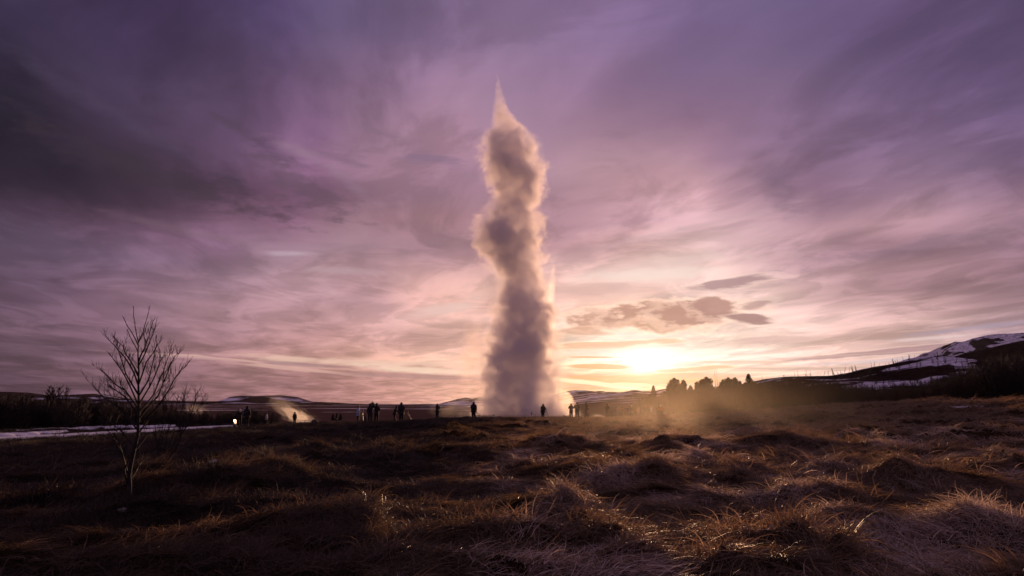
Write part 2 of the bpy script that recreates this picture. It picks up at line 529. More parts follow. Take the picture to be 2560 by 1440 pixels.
class MB:
    def __init__(s):
        s.v, s.f = [], []

    def tube(s, pts, rad, n=4, cap=True):
        pts = [Vector(p) for p in pts]
        b0 = len(s.v)
        prev = None
        for i, p in enumerate(pts):
            t = (pts[min(i + 1, len(pts) - 1)] - pts[max(i - 1, 0)])
            if t.length < 1e-9:
                t = Vector((0, 0, 1))
            t.normalize()
            if prev is None:
                a = t.orthogonal().normalized()
            else:
                a = (prev - t * prev.dot(t))
                a = a.normalized() if a.length > 1e-6 else t.orthogonal().normalized()
            prev = a
            b = t.cross(a)
            r = rad[i] if hasattr(rad, '__len__') else rad
            for k in range(n):
                q = 2 * math.pi * k / n
                s.v.append(p + (a * math.cos(q) + b * math.sin(q)) * r)
        for i in range(len(pts) - 1):
            for k in range(n):
                k2 = (k + 1) % n
                s.f.append((b0 + i * n + k, b0 + i * n + k2, b0 + (i + 1) * n + k2, b0 + (i + 1) * n + k))
        if cap:
            s.f.append(tuple(b0 + k for k in range(n))[::-1])
            s.f.append(tuple(b0 + (len(pts) - 1) * n + k for k in range(n)))
        return s

    def box(s, c, d, rot=None, taper=1.0):
        b0 = len(s.v)
        for z in (-1, 1):
            for x, y in ((-1, -1), (1, -1), (1, 1), (-1, 1)):
                k = taper if z > 0 else 1.0
                v = Vector((x * d[0] / 2 * k, y * d[1] / 2 * k, z * d[2] / 2))
                if rot is not None:
                    v = rot @ v
                s.v.append(Vector(c) + v)
        for f in ((3, 2, 1, 0), (4, 5, 6, 7), (0, 1, 5, 4), (1, 2, 6, 5), (2, 3, 7, 6), (3, 0, 4, 7)):
            s.f.append(tuple(b0 + k for k in f))
        return s

    def ball(s, c, r, nu=10, nv=7, rot=None):
        c = Vector(c)
        r = (r, r, r) if not hasattr(r, '__len__') else r
        b0 = len(s.v)
        for j in range(nv + 1):
            th = math.pi * j / nv
            for i in range(nu):
                ph = 2 * math.pi * i / nu
                v = Vector((r[0] * math.sin(th) * math.cos(ph), r[1] * math.sin(th) * math.sin(ph), r[2] * math.cos(th)))
                if rot is not None:
                    v = rot @ v
                s.v.append(c + v)
        for j in range(nv):
            for i in range(nu):
                i2 = (i + 1) % nu
                s.f.append((b0 + j * nu + i, b0 + (j + 1) * nu + i, b0 + (j + 1) * nu + i2, b0 + j * nu + i2))
        return s

    def mesh(s, name):
        return mesh_np(name, s.v, s.f)

    def build(s, name, mat, parent=None, smooth=False, loc=None):
        return link(name, s.mesh(name), mat, parent, smooth, loc)


# ------------------------------------------------------------------ materials
def mat_new(name):
    m = bpy.data.materials.new(name)
    m.use_nodes = True
    m.node_tree.nodes.clear()
    t = NT(m.node_tree)
    out = t.new('ShaderNodeOutputMaterial')
    return m, t, out


def pbr(name, col, rough=.8, var=.25, scale=8.0, bump=0.0, metal=0.0, spec=.3):
    m, t, out = mat_new(name)
    geo = t.new('ShaderNodeTexCoord')
    n = t.noise(geo.outputs['Object'], scale, 4.0, .6)
    k = t.rng(n, .3, .7, 1 - var, 1 + var)
    cc = t.vm('SCALE', tuple(col), scale=k)
    b = t.new('ShaderNodeBsdfPrincipled')
    t.put(b.inputs['Base Color'], cc)
    b.inputs['Roughness'].default_value = rough
    b.inputs['Metallic'].default_value = metal
    b.inputs['Specular IOR Level'].default_value = spec
    if bump:
        bp = t.new('ShaderNodeBump')
        bp.inputs['Strength'].default_value = bump
        t.put(bp.inputs['Height'], n)
        t.l.new(bp.outputs[0], b.inputs['Normal'])
    t.l.new(b.outputs[0], out.inputs['Surface'])
    return m


# ground: matted dead grass and soil, snow remnants on the far plain
def mat_ground():
    m, t, out = mat_new('ground_turf')
    g = t.new('ShaderNodeNewGeometry')
    pos = g.outputs['Position']
    x, y, z = t.sep(pos)
    fine = t.noise(t.mapping(pos, (0, 0, 0), (0, 0, .4), (1.0, .28, 1)), 9.0, 6.0, .65, .5)
    broad = t.noise(pos, .35, 4.0, .55)
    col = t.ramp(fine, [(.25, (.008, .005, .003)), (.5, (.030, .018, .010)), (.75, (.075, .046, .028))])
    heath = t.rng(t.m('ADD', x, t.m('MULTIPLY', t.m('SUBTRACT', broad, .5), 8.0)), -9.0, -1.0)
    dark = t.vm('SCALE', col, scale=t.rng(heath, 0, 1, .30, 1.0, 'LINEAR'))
    # far plain: heath with thin snow left in hollows
    dist = t.vm('LENGTH', pos)
    fm = t.rng(dist, 92.0, 130.0)
    n_s = t.noise(t.mapping(pos, (0, 0, 0), (0, 0, .25), (2.2, 1.0, 1)), .011, 7.0, .66)
    n_s2 = t.noise(t.mapping(pos, (9, 0, 0), (0, 0, 0), (3.0, 1.0, 1)), .0022, 5.0, .6)
    sn = t.rng(t.m('ADD', n_s, t.m('MULTIPLY', t.m('SUBTRACT', n_s2, .5), .8)), .60, .63)
    plain = t.mix(t.noise(pos, .05, 5.0, .6), (.045, .026, .024), (.11, .066, .058))
    plain = t.mix(sn, plain, (.80, .76, .80))
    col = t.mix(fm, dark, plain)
    b = t.new('ShaderNodeBsdfPrincipled')
    t.put(b.inputs['Base Color'], col)
    b.inputs['Roughness'].default_value = .9
    b.inputs['Specular IOR Level'].default_value = 0
    bp = t.new('ShaderNodeBump')
    bp.inputs['Strength'].default_value = .7
    bp.inputs['Distance'].default_value = .05
    t.put(bp.inputs['Height'], t.m('MULTIPLY', fine, t.m('SUBTRACT', 1.0, fm)))
    t.l.new(bp.outputs[0], b.inputs['Normal'])
    t.l.new(b.outputs[0], out.inputs['Surface'])
    return m


def mat_blade(name, dk, md, pl, transl=.4):
    m, t, out = mat_new(name)
    at = t.new('ShaderNodeAttribute', attribute_type='INSTANCER', attribute_name='tone')
    oi = t.new('ShaderNodeObjectInfo')
    geo = t.new('ShaderNodeNewGeometry')
    isl = geo.outputs['Random Per Island']
    tn = t.m('MULTIPLY', at.outputs['Fac'], t.rng(isl, 0, 1, .25, 1.75, 'LINEAR'), clamp=True)
    col = t.ramp(tn, [(0.0, dk), (.45, md), (.62, tuple(q * 1.5 for q in md)), (1.0, pl)])
    col = t.vm('SCALE', col, scale=t.rng(oi.outputs['Random'], 0, 1, .65, 1.35, 'LINEAR'))
    b = t.new('ShaderNodeBsdfPrincipled')
    t.put(b.inputs['Base Color'], col)
    b.inputs['Roughness'].default_value = .5
    b.inputs['Specular IOR Level'].default_value = .25
    tr = t.new('ShaderNodeBsdfTranslucent')
    t.put(tr.inputs['Color'], t.vm('MULTIPLY', col, (2.1, 1.85, 1.35)))
    ms = t.new('ShaderNodeMixShader')
    ms.inputs[0].default_value = transl
    t.l.new(b.outputs[0], ms.inputs[1])
    t.l.new(tr.outputs[0], ms.inputs[2])
    t.l.new(ms.outputs[0], out.inputs['Surface'])
    return m


def mat_hill(name, rock, snow_lo, snow_hi, scale, stretch=(1, 1, 1), snowc=(.66, .63, .74)):
    m, t, out = mat_new(name)
    g = t.new('ShaderNodeNewGeometry')
    pos = g.outputs['Position']
    n = t.noise(t.mapping(pos, (0, 0, 0), (0, 0, 0), stretch), scale, 8.0, .62, .3)
    n2 = t.noise(pos, scale * 5, 5.0, .6)
    nx, ny, nz = t.sep(g.outputs['Normal'])
    f = t.rng(t.m('ADD', n, t.m('MULTIPLY', t.m('SUBTRACT', nz, .9), .35)), snow_lo, snow_hi)
    f = t.m('MULTIPLY', f, t.rng(n2, .35, .6, .5, 1.0))
    col = t.mix(f, t.vm('SCALE', tuple(rock), scale=t.rng(n2, .3, .7, .6, 1.5)), tuple(snowc))
    b = t.new('ShaderNodeBsdfPrincipled')
    t.put(b.inputs['Base Color'], col)
    b.inputs['Roughness'].default_value = .85
    b.inputs['Specular IOR Level'].default_value = 0
    t.l.new(b.outputs[0], out.inputs['Surface'])
    return m


M_GROUND = mat_ground()
M_BLADE = mat_blade('dead_grass', (.012, .009, .007), (.130, .086, .055), (.44, .37, .35))
M_STALK = mat_blade('dry_stalk', (.05, .03, .02), (.16, .10, .05), (.30, .22, .16), .5)
M_SNOW = pbr('old_snow', (.62, .60, .68), .7, .18, 2.5, .3)
M_BARK = pbr('dark_bark', (.014, .010, .009), .85, .4, 20, .3)
M_TWIG = pbr('bare_twig', (.032, .021, .018), .8, .3, 10)
M_THICK = pbr('birch_twig_mass', (.022, .014, .012), .85, .4, 2)
M_NEEDLE = pbr('pine_needles', (.022, .026, .014), .75, .4, 6)
M_STONE = pbr('pale_stone', (.42, .40, .42), .85, .35, 9, .5)
M_DSTONE = pbr('dark_stone', (.05, .04, .038), .85, .35, 5, .5)
M_METAL = pbr('black_metal', (.03, .028, .028), .45, .2, 20, 0, .4)
M_ROPE = pbr('grey_rope', (.06, .05, .05), .9, .2, 30)
M_SKIN = pbr('skin', (.38, .22, .16), .6, .1, 10)
M_HAIR = pbr('dark_hair', (.02, .014, .01), .6, .2, 30)

# ------------------------------------------------------------------ ground sheet
def ground():
    af = np.radians(np.linspace(-47, 47, 760))
    ac = np.radians(np.concatenate([np.linspace(-180, -50, 44)[:-1], [-50], ]))
    ang = np.concatenate([ac, af, np.radians(np.concatenate([[50], np.linspace(50, 180, 44)[1:]]))])
    r1 = np.geomspace(2.2, 96, 430)
    r2 = np.geomspace(96, 5200, 60)[1:]
    rr = np.concatenate([[.4, 1.2], r1, r2])
    A, RR = np.meshgrid(ang, rr)
    X, Y = RR * np.sin(A), RR * np.cos(A)
    Z = H(X, Y)
    V = np.stack([X, Y, Z], -1).reshape(-1, 3)
    na, nr = len(ang), len(rr)
    i, j = np.meshgrid(np.arange(na - 1), np.arange(nr - 1))
    a = (j * na + i).ravel()
    F = np.stack([a, a + 1, a + 1 + na, a + na], -1)
    V = np.vstack([V, [[0, 0, Hf(0, 0)]]])
    me = mesh_np('ground', V, F[:, ::-1].copy())
    o = link('ground', me, M_GROUND, smooth=True)
    tag(o, 'rolling field of matted brown winter grass running out to a flat plain', None, None, 'structure')


ground()


# ------------------------------------------------------------------ hills
class Hill:
    def __init__(s, name, sky, Y0, front, back, base, mat, rough=.04, nx=260, ny=50, label='', xpad=1.0, seed=0, detail=40., power=1.6):
        pts = sorted((P(px, py, Y0) for px, py in sky), key=lambda p: p.x)
        s.xs = np.array([p.x for p in pts])
        s.zs = np.array([p.z for p in pts])
        s.Y0, s.front, s.back, s.base, s.rough, s.seed, s.detail, s.power = Y0, front, back, base, rough, seed, detail, power
        x0, x1 = s.xs[0], s.xs[-1]
        X, Y = np.meshgrid(np.linspace(x0, x1, nx), np.concatenate([np.linspace(Y0 - front, Y0, ny), np.linspace(Y0, Y0 + back, ny // 2)[1:]]))
        Z = s.z(X, Y)
        n0, n1 = X.shape[1], X.shape[0]
        V = np.stack([X, Y, Z], -1).reshape(-1, 3)
        i, j = np.meshgrid(np.arange(n0 - 1), np.arange(n1 - 1))
        a = (j * n0 + i).ravel()
        me = mesh_np(name, V, np.stack([a, a + 1, a + 1 + n0, a + n0], -1))
        s.o = link(name, me, mat, smooth=True)
        tag(s.o, label, None, None, 'structure')

    def z(s, X, Y):
        h = np.interp(X, s.xs, s.zs) - s.base
        t = np.where(Y < s.Y0, (s.Y0 - Y) / s.front, (Y - s.Y0) / s.back)
        t = np.clip(t, 0, 1)
        sh = (1 - t) ** s.power * (1 + .0 * t)
        sh = np.where(Y < s.Y0, sh, 1 - t ** 1.5)
        n = fbm(X / s.detail, Y / s.detail, 5, 20 + s.seed) - .5
        amp = np.abs(h) * s.rough * (4 * t * (1 - t) * 2.2 + .25)
        ed = np.clip((X - s.xs[0]) / (.06 * (s.xs[-1] - s.xs[0])), 0, 1) * np.clip((s.xs[-1] - X) / (.06 * (s.xs[-1] - s.xs[0])), 0, 1)
        return s.base + h * sh + n * amp * 2


M_FAR = mat_hill('far_mountain', (.10, .07, .065), .50, .60, .004, (1.6, 1, .4))
M_FAR2 = mat_hill('far_heath_hill', (.045, .028, .024), .60, .66, .006, (1.6, 1, .4))
M_MID = mat_hill('mid_hill', (.060, .038, .030), .47, .56, .010, (2.0, 1, .5))
M_MTN = mat_hill('mountain_heath_snow', (.040, .026, .022), .51, .60, .010, (2.0, 1, .5))
M_MESA = mat_hill('mesa_rock_snow', (.022, .017, .020), .45, .48, .03, (1.7, 1, .7))
M_SLOPE = mat_hill('dark_slope', (.018, .012, .011), .66, .70, .03)
M_SIDE = mat_hill('hillside_heath_snow', (.022, .014, .012), .525, .555, .055, (2.2, 1, 1))

Hill('hills', [(-900, 1002), (-300, 990), (0, 979), (60, 981), (120, 990), (200, 985), (235, 984), (290, 996), (360, 1000), (470, 1003), (560, 1003)],
     3600, 500, 500, -4, M_FAR2, label='low dark snow-dusted hills far behind the thicket on the left', seed=1, detail=180)
Hill('mountains', [(500, 1006), (560, 1003), (575, 992), (600, 989), (640, 990), (700, 988), (740, 992), (770, 1003), (800, 1006)],
     4500, 400, 400, -4, M_FAR, label='faint pale snowy mountain behind the low hill on the plain', seed=2, detail=200)
Hill('hills', [(480, 1010), (560, 1006), (600, 1001), (625, 993), (645, 992), (665, 994), (690, 1000), (740, 1003), (770, 1005), (785, 1004), (830, 1006), (870, 1009), (930, 1011)],
     3200, 400, 400, -4, M_FAR2, label='dark low rounded hill on the plain left of the geyser', seed=3, detail=150)
Hill('hills', [(900, 1013), (980, 1011), (1010, 1011), (1060, 1012), (1110, 1014), (1180, 1013), (1240, 1015)],
     2900, 400, 400, -4, M_MID, label='thin pale rise beyond the river plain left of the geyser', seed=4, detail=150)
Hill('hills', [(1030, 1019), (1070, 1016), (1100, 1009), (1125, 1002), (1145, 997), (1165, 994), (1182, 997), (1196, 993), (1230, 997), (1290, 1002), (1340, 1000), (1380, 1004), (1420, 1015)],
     1500, 420, 300, -4, M_MID, label='snow-streaked brown hill directly behind the geyser', seed=5, detail=60, rough=.09)
Hill('mountains', [(1330, 1005), (1390, 985), (1425, 976), (1448, 975), (1475, 978), (1510, 979), (1540, 981), (1560, 980), (1580, 975), (1600, 979), (1630, 981), (1655, 974), (1668, 971), (1690, 978), (1760, 980), (1900, 985), (2050, 1000)],
     3000, 2500, 500, -4, M_MTN, power=1.15, label='snow-patched mountains under the low sun right of the geyser', seed=6, detail=130, rough=.10)
Hill('mountains', [(2180, 1000), (2300, 925), (2358, 888), (2385, 871), (2412, 855), (2430, 846), (2450, 840), (2476, 835), (2520, 833), (2560, 832), (2640, 832), (2800, 836), (3100, 845), (3300, 900)],
     1500, 480, 500, -4, M_MESA, label='flat-topped snowy mountain at the right edge', seed=7, detail=55, rough=.07)
Hill('hills', [(2200, 990), (2300, 930), (2360, 896), (2400, 889), (2440, 880), (2500, 866), (2560, 852), (2640, 835), (2800, 812), (3100, 800), (3300, 860)],
     620, 240, 120, -3, M_SLOPE, label='dark heath slope below the flat-topped mountain', seed=8, detail=40, rough=.05)
SIDE = Hill('hills', [(1780, 985), (1840, 968), (1890, 955), (1930, 946), (1960, 942), (2020, 941), (2060, 940), (2110, 936), (2160, 925), (2200, 914), (2240, 908), (2280, 900), (2310, 892), (2335, 889), (2360, 890), (2400, 898), (2450, 908), (2560, 915), (2700, 915), (3000, 915), (3400, 930)],
     300, 200, 120, .8, M_SIDE, label='near hillside with snow patches and bare birches on the right', seed=9, detail=18, rough=.05, nx=420, ny=90, power=1.35)


# ------------------------------------------------------------------ snow path and snow patches
def drape(name, pts, wid, label, lift=.05, n=60, mseg=8, rag=.35, seed=0, zsmooth=True):
    pts = np.array(pts, float)
    seg = np.r_[0, np.cumsum(np.hypot(*np.diff(pts, axis=0).T))]
    t = np.linspace(0, seg[-1], n)
    cx, cyy = np.interp(t, seg, pts[:, 0]), np.interp(t, seg, pts[:, 1])
    dx_, dy_ = np.gradient(cx), np.gradient(cyy)
    L = np.hypot(dx_, dy_)
    nx_, ny_ = dy_ / L, -dx_ / L
    V = []
    for k in range(n):
        wv = np.interp(t[k] / seg[-1], np.linspace(0, 1, len(wid)), wid)
        lw = wv * (1 + rag * (fbm(np.array([t[k] * .9]), np.array([seed * 5.]), 3, 11)[0] - .5) * 2)
        rw = wv * (1 + rag * (fbm(np.array([t[k] * .9 + 40]), np.array([seed * 5.]), 3, 12)[0] - .5) * 2)
        for j in range(mseg + 1):
            u = -1 + 2 * j / mseg
            o_ = u * (rw if u > 0 else lw)
            x, y = cx[k] + nx_[k] * o_, cyy[k] + ny_[k] * o_
            z = Hf(x, y) + lift * (1 - abs(u) ** 3) - .06 * abs(u) ** 6
            V.append((x, y, z))
    F = []
    m1 = mseg + 1
    for k in range(n - 1):
        for j in range(mseg):
            a = k * m1 + j
            F.append((a, a + 1, a + 1 + m1, a + m1))
    o = link(name, mesh_np(name, V, F), M_SNOW, smooth=True)
    tag(o, label, None, None, 'structure')
    return o


drape('snow_path', PATH, [3.0, 3.2, 3.0, 2.8, 2.6, .4], 'snow-covered footpath curving in from the left edge', .16, 90, 10, .5)
drape('snow_patch', [(-40, 46), (-37, 50), (-36, 56)], [.6, 1.6, .5], 'snow patch left of the footpath at the foot of the thicket', .20, 40, 6, .8, 1)
drape('snow_patch', [(-40, 56), (-38.6, 61), (-37.5, 67)], [.5, 2.0, .5], 'long snow patch along the thicket edge', .20, 40, 6, .8, 2)
drape('snow_patch', [(-36.5, 62), (-35, 66), (-34, 70)], [.3, 1.1, .3], 'small snow patch beside the far end of the path', .25, 30, 6, .6, 3)


def gpt(px, py):
    """point of the ground seen at a photo position"""
    d = pdir(px, py)
    t, p = 4.0, None
    while t < 200:
        q = Vector((0, 0, CAMZ)) + d * t
        if q.z <= Hf(q.x, q.y):
            return q
        t += .05 + t * .002
    return Vector((d.x, d.y, 0)) * 80


for i, (px, py, sx, sy, lab) in enumerate([
        (2420, 1015, 1.4, .8, 'snow patch on the far right rim of the field')]):
    g0 = gpt(px, py)
    drape('snow_patch', [(g0.x - sx, g0.y), (g0.x, g0.y + .02), (g0.x + sx, g0.y)], [sy * .3, sy, sy * .3], lab, .05, 14, 4, .4, 5 + i)


# ------------------------------------------------------------------ instancing on points (for what nobody could count)
def scatter(name, protos, pts, rot, scale, tone, label, var=None):
    me = bpy.data.meshes.new(name)
    n = len(pts)
    me.vertices.add(n)
    me.vertices.foreach_set('co', np.asarray(pts, np.float32).ravel())
    a = me.attributes.new('rot', 'FLOAT_VECTOR', 'POINT')
    a.data.foreach_set('vector', np.asarray(rot, np.float32).ravel())
    a = me.attributes.new('siz', 'FLOAT', 'POINT')
    a.data.foreach_set('value', np.asarray(scale, np.float32))
    a = me.attributes.new('tone', 'FLOAT', 'POINT')
    a.data.foreach_set('value', np.asarray(tone, np.float32))
    a = me.attributes.new('pick', 'INT', 'POINT')
    pk = var if var is not None else rng.integers(0, len(protos), n)
    a.data.foreach_set('value', np.asarray(pk, np.int32))
    o = link(name, me)
    g = bpy.data.node_groups.new(name + '_nodes', 'GeometryNodeTree')
    g.interface.new_socket('Geometry', in_out='INPUT', socket_type='NodeSocketGeometry')
    g.interface.new_socket('Geometry', in_out='OUTPUT', socket_type='NodeSocketGeometry')
    gi, go = g.nodes.new('NodeGroupInput'), g.nodes.new('NodeGroupOutput')
    iop = g.nodes.new('GeometryNodeInstanceOnPoints')
    mp = g.nodes.new('GeometryNodeMeshToPoints')
    g.links.new(gi.outputs[0], mp.inputs[0])
    g.links.new(mp.outputs[0], iop.inputs['Points'])
    jn = g.nodes.new('GeometryNodeJoinGeometry')
    for p_ in protos:
        oi = g.nodes.new('GeometryNodeObjectInfo')
        oi.inputs['Object'].default_value = p_
        oi.inputs['As Instance'].default_value = True
        g.links.new(oi.outputs['Geometry'], jn.inputs[0])
    g.links.new(jn.outputs[0], iop.inputs['Instance'])
    iop.inputs['Pick Instance'].default_value = True

    def attr(nm, typ):
        na = g.nodes.new('GeometryNodeInputNamedAttribute')
        na.data_type = typ
        na.inputs['Name'].default_value = nm
        return na.outputs['Attribute']
    g.links.new(attr('pick', 'INT'), iop.inputs['Instance Index'])
    e2r = g.nodes.new('FunctionNodeEulerToRotation')
    g.links.new(attr('rot', 'FLOAT_VECTOR'), e2r.inputs[0])
    g.links.new(e2r.outputs[0], iop.inputs['Rotation'])
    g.links.new(attr('siz', 'FLOAT'), iop.inputs['Scale'])
    g.links.new(iop.outputs[0], go.inputs[0])
    md = o.modifiers.new('scatter', 'NODES')
    md.node_group = g
    tag(o, label, None, None, 'stuff')
    return o


def proto(name, mesh, mat):
    mesh.materials.append(mat)
    return bpy.data.objects.new(name, mesh)


# ------------------------------------------------------------------ grass
def blade_tuft(name, n, spread, lmin, lmax, lift, width, fan, seed, upright=0.0, segs=5):
    r = random.Random(seed)
    V, F = [], []
    for k in range(n):
        a, q = r.uniform(0, 2 * math.pi), spread * math.sqrt(r.random())
        bx, by = q * math.cos(a), q * math.sin(a)
        th = r.gauss(0, fan)
        L = r.uniform(lmin, lmax)
        lf = lift * r.uniform(.4, 1.4)
        cv = r.gauss(0, .5)
        wd = width * r.uniform(.6, 1.3)
        tw = r.uniform(-.8, .8)
        b0 = len(V)
        for s_ in range(segs + 1):
            t = s_ / segs
            an = th + cv * t
            if upright:
                d = L * t * (1 - upright)
                z = L * upright * math.sin(min(1.0, t * 1.1) * math.pi / 2) * (1 - .25 * t * t)
            else:
                d = L * t
                z = lf * math.sin(math.pi * min(1, t * .92 + .02)) - .03 * (1 - t) - .015 * t
            x, y = bx + d * math.cos(an), by + d * math.sin(an)
            wv = wd * (1 - t * .85)
            ox, oy, oz = -math.sin(an) * wv, math.cos(an) * wv, tw * wv
            V.append((x - ox, y - oy, z - oz))
            V.append((x + ox, y + oy, z + oz))
        for s_ in range(segs):
            a = b0 + 2 * s_
            F.append((a, a + 1, a + 3, a + 2))
    return mesh_np(name, V, np.array(F))


def flow(x, y):
    return 5.6 * (fbm(x * .16, y * .16, 3, 31) - .5) + 3.4 * (fbm(x * .6, y * .6, 2, 33) - .5) + .35


def normals(x, y, e=.12):
    hx = (H(x + e, y) - H(x - e, y)) / (2 * e)
    hy = (H(x, y + e) - H(x, y - e)) / (2 * e)
    n = np.stack([-hx, -hy, np.ones_like(hx)], -1)
    return n / np.linalg.norm(n, axis=1, keepdims=True)


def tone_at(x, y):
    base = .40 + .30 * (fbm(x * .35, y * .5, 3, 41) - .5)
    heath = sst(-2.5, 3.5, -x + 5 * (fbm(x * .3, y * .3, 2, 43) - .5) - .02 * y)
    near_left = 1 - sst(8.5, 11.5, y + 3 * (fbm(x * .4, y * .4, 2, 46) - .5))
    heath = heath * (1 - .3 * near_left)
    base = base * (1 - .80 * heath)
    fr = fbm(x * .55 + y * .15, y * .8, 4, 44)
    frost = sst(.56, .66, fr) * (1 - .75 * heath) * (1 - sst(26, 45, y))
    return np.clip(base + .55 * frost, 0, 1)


def field_points(n, r0, r1, amax=44.5, bias=1.0):
    a = np.radians(rng.uniform(-amax, amax, n))
    r = (r0 ** 2 + (r1 ** 2 - r0 ** 2) * rng.random(n) ** bias) ** .5
    return r * np.sin(a), r * np.cos(a)


def scatter_grass(name, protos, n, r0, r1, smin, smax, label, tilt=1.0, bias=1.0, keep=None, dz=0.0, tboost=0.0, steep=0.0):
    x, y = field_points(n, r0, r1, bias=bias)
    k = path_dist(x, y) > (4.2 if 'heather' in name else 3.3)
    k &= y < 89 - 6 * sst(20, 40, x)
    if keep is not None:
        k &= keep(x, y)
    x, y = x[k], y[k]
    nn = normals(x, y)
    g_ = nn[:, 2] > steep
    x, y, nn = x[g_], y[g_], nn[g_]
    yaw = flow(x, y) + rng.normal(0, .5, len(x))
    if tilt < .5:
        yaw = rng.uniform(-math.pi, math.pi, len(x))
    ex, ey, ez = [], [], []
    Z = Vector((0, 0, 1))
    for i in range(len(x)):
        nv = Z.lerp(Vector(nn[i]), tilt)
        q = Z.rotation_difference(nv) @ Quaternion((0, 0, 1), yaw[i])
        e = q.to_euler()
        ex.append(e.x), ey.append(e.y), ez.append(e.z)
    rot = np.stack([ex, ey, ez], -1)
    pts = np.stack([x, y, H(x, y) + dz], -1)
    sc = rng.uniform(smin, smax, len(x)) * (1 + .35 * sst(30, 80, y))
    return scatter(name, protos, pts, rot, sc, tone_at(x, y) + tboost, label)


lay = [proto('laid_tuft', blade_tuft('laid_tuft', 60, .26, .16, .46, .040, .0042, .75, 100 + k), M_BLADE) for k in range(5)]
mess = [proto('messy_tuft', blade_tuft('messy_tuft', 26, .18, .16, .42, .055, .0036, 1.6, 200 + k), M_BLADE) for k in range(4)]
farl = [proto('far_tuft', blade_tuft('far_tuft', 36, .42, .30, .70, .07, .0085, .8, 300 + k, segs=4), M_BLADE) for k in range(4)]
stand = [proto('standing_stalks', blade_tuft('standing_stalks', 4, .12, .18, .42, .1, .0018, .9, 400 + k, upright=.8), M_STALK) for k in range(4)]
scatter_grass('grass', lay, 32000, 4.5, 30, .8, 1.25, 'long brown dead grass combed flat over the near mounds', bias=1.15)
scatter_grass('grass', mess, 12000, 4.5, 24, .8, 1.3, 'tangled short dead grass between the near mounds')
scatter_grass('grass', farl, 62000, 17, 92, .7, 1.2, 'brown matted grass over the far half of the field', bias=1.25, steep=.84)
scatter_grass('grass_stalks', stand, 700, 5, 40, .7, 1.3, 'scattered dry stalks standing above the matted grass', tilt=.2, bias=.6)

# heather in the dark hollow on the left
def heather_mesh(seed):
    r = random.Random(seed)
    mb = MB()
    for k in range(60):
        a, q = r.uniform(0, 6.28), .3 * math.sqrt(r.random())
        p = Vector((q * math.cos(a), q * math.sin(a), 0))
        d = Vector((r.gauss(0, .45), r.gauss(0, .45), 1)).normalized()
        L = r.uniform(.08, .24)
        p2 = p + d * L * .6
        p3 = p2 + (d + Vector((r.gauss(0, .4), r.gauss(0, .4), 0))).normalized() * L * .5
        mb.tube([p, p2, p3], [.005, .004, .001], 3, False)
    return mb.mesh('heather_sprig')


heath_p = [proto('heather_sprig', heather_mesh(500 + k), M_TWIG) for k in range(4)]


def left_only(x, y):
    return (fbm(x * .3, y * .3, 2, 43) * 5 - x - 2.5 - .02 * y > rng.uniform(0, 3.5, len(x))) & (y > 9 + 1.2 * fbm(x, y, 2, 3))


scatter_grass('heather', heath_p, 16000, 9, 70, .7, 1.4, 'dark low heather filling the hollow around the sapling', tilt=.4, keep=left_only)


# ------------------------------------------------------------------ trees
def grow_twigs(mb, pts, rads, r, dens=7.0, length=.55, up=.6, depth=1, spread=.7, rmin=.0012):
    """side twigs along a limb"""
    pts = [Vector(p) for p in pts]
    for a, b, ra, rb in zip(pts[:-1], pts[1:], rads[:-1], rads[1:]):
        seg = b - a
        n = max(1, int(seg.length * dens + r.random()))
        for _ in range(n):
            t = r.random()
            p = a.lerp(b, t)
            d = seg.normalized()
            side = Vector((r.gauss(0, 1), r.gauss(0, 1), r.gauss(0, .5)))
            side = (side - d * side.dot(d)).normalized()
            d2 = (d * r.uniform(.5, 1.0) + side * spread + Vector((0, 0, up * .5))).normalized()
            L = length * r.uniform(.35, 1.0)
            p1 = p + d2 * L * .5
            d3 = (d2 + Vector((r.gauss(0, .15), r.gauss(0, .15), up * .35))).normalized()
            p2 = p1 + d3 * L * .5
            r0 = max(rmin, (ra * (1 - t) + rb * t) * .45)
            mb.tube([p, p1, p2], [r0, r0 * .7, rmin * .6], 3, False)
            if depth > 0:
                grow_twigs(mb, [p, p1, p2], [r0, r0 * .7, rmin], r, dens * 1.3, length * .5, up, depth - 1, spread, rmin)


def limb(mb, pts, r0, r1, n=5):
    k = len(pts)
    rads = [r0 + (r1 - r0) * (i / (k - 1)) ** .8 for i in range(k)]
    mb.tube(pts, rads, n, True)
    return rads


def px_limb(pix, Y, dy, wob, r):
    out = []
    for i, (px, py) in enumerate(pix):
        t = i / max(1, len(pix) - 1)
        out.append(P(px, py, Y + dy * t + (r.gauss(0, wob) if i else 0)))
    # densify a little
    res = []
    for a, b in zip(out[:-1], out[1:]):
        res.append(a)
        m_ = (a + b) / 2
        m_ += Vector((r.gauss(0, 1), r.gauss(0, 1), r.gauss(0, 1))) * (b - a).length * .025
        res.append(m_)
    res.append(out[-1])
    return res


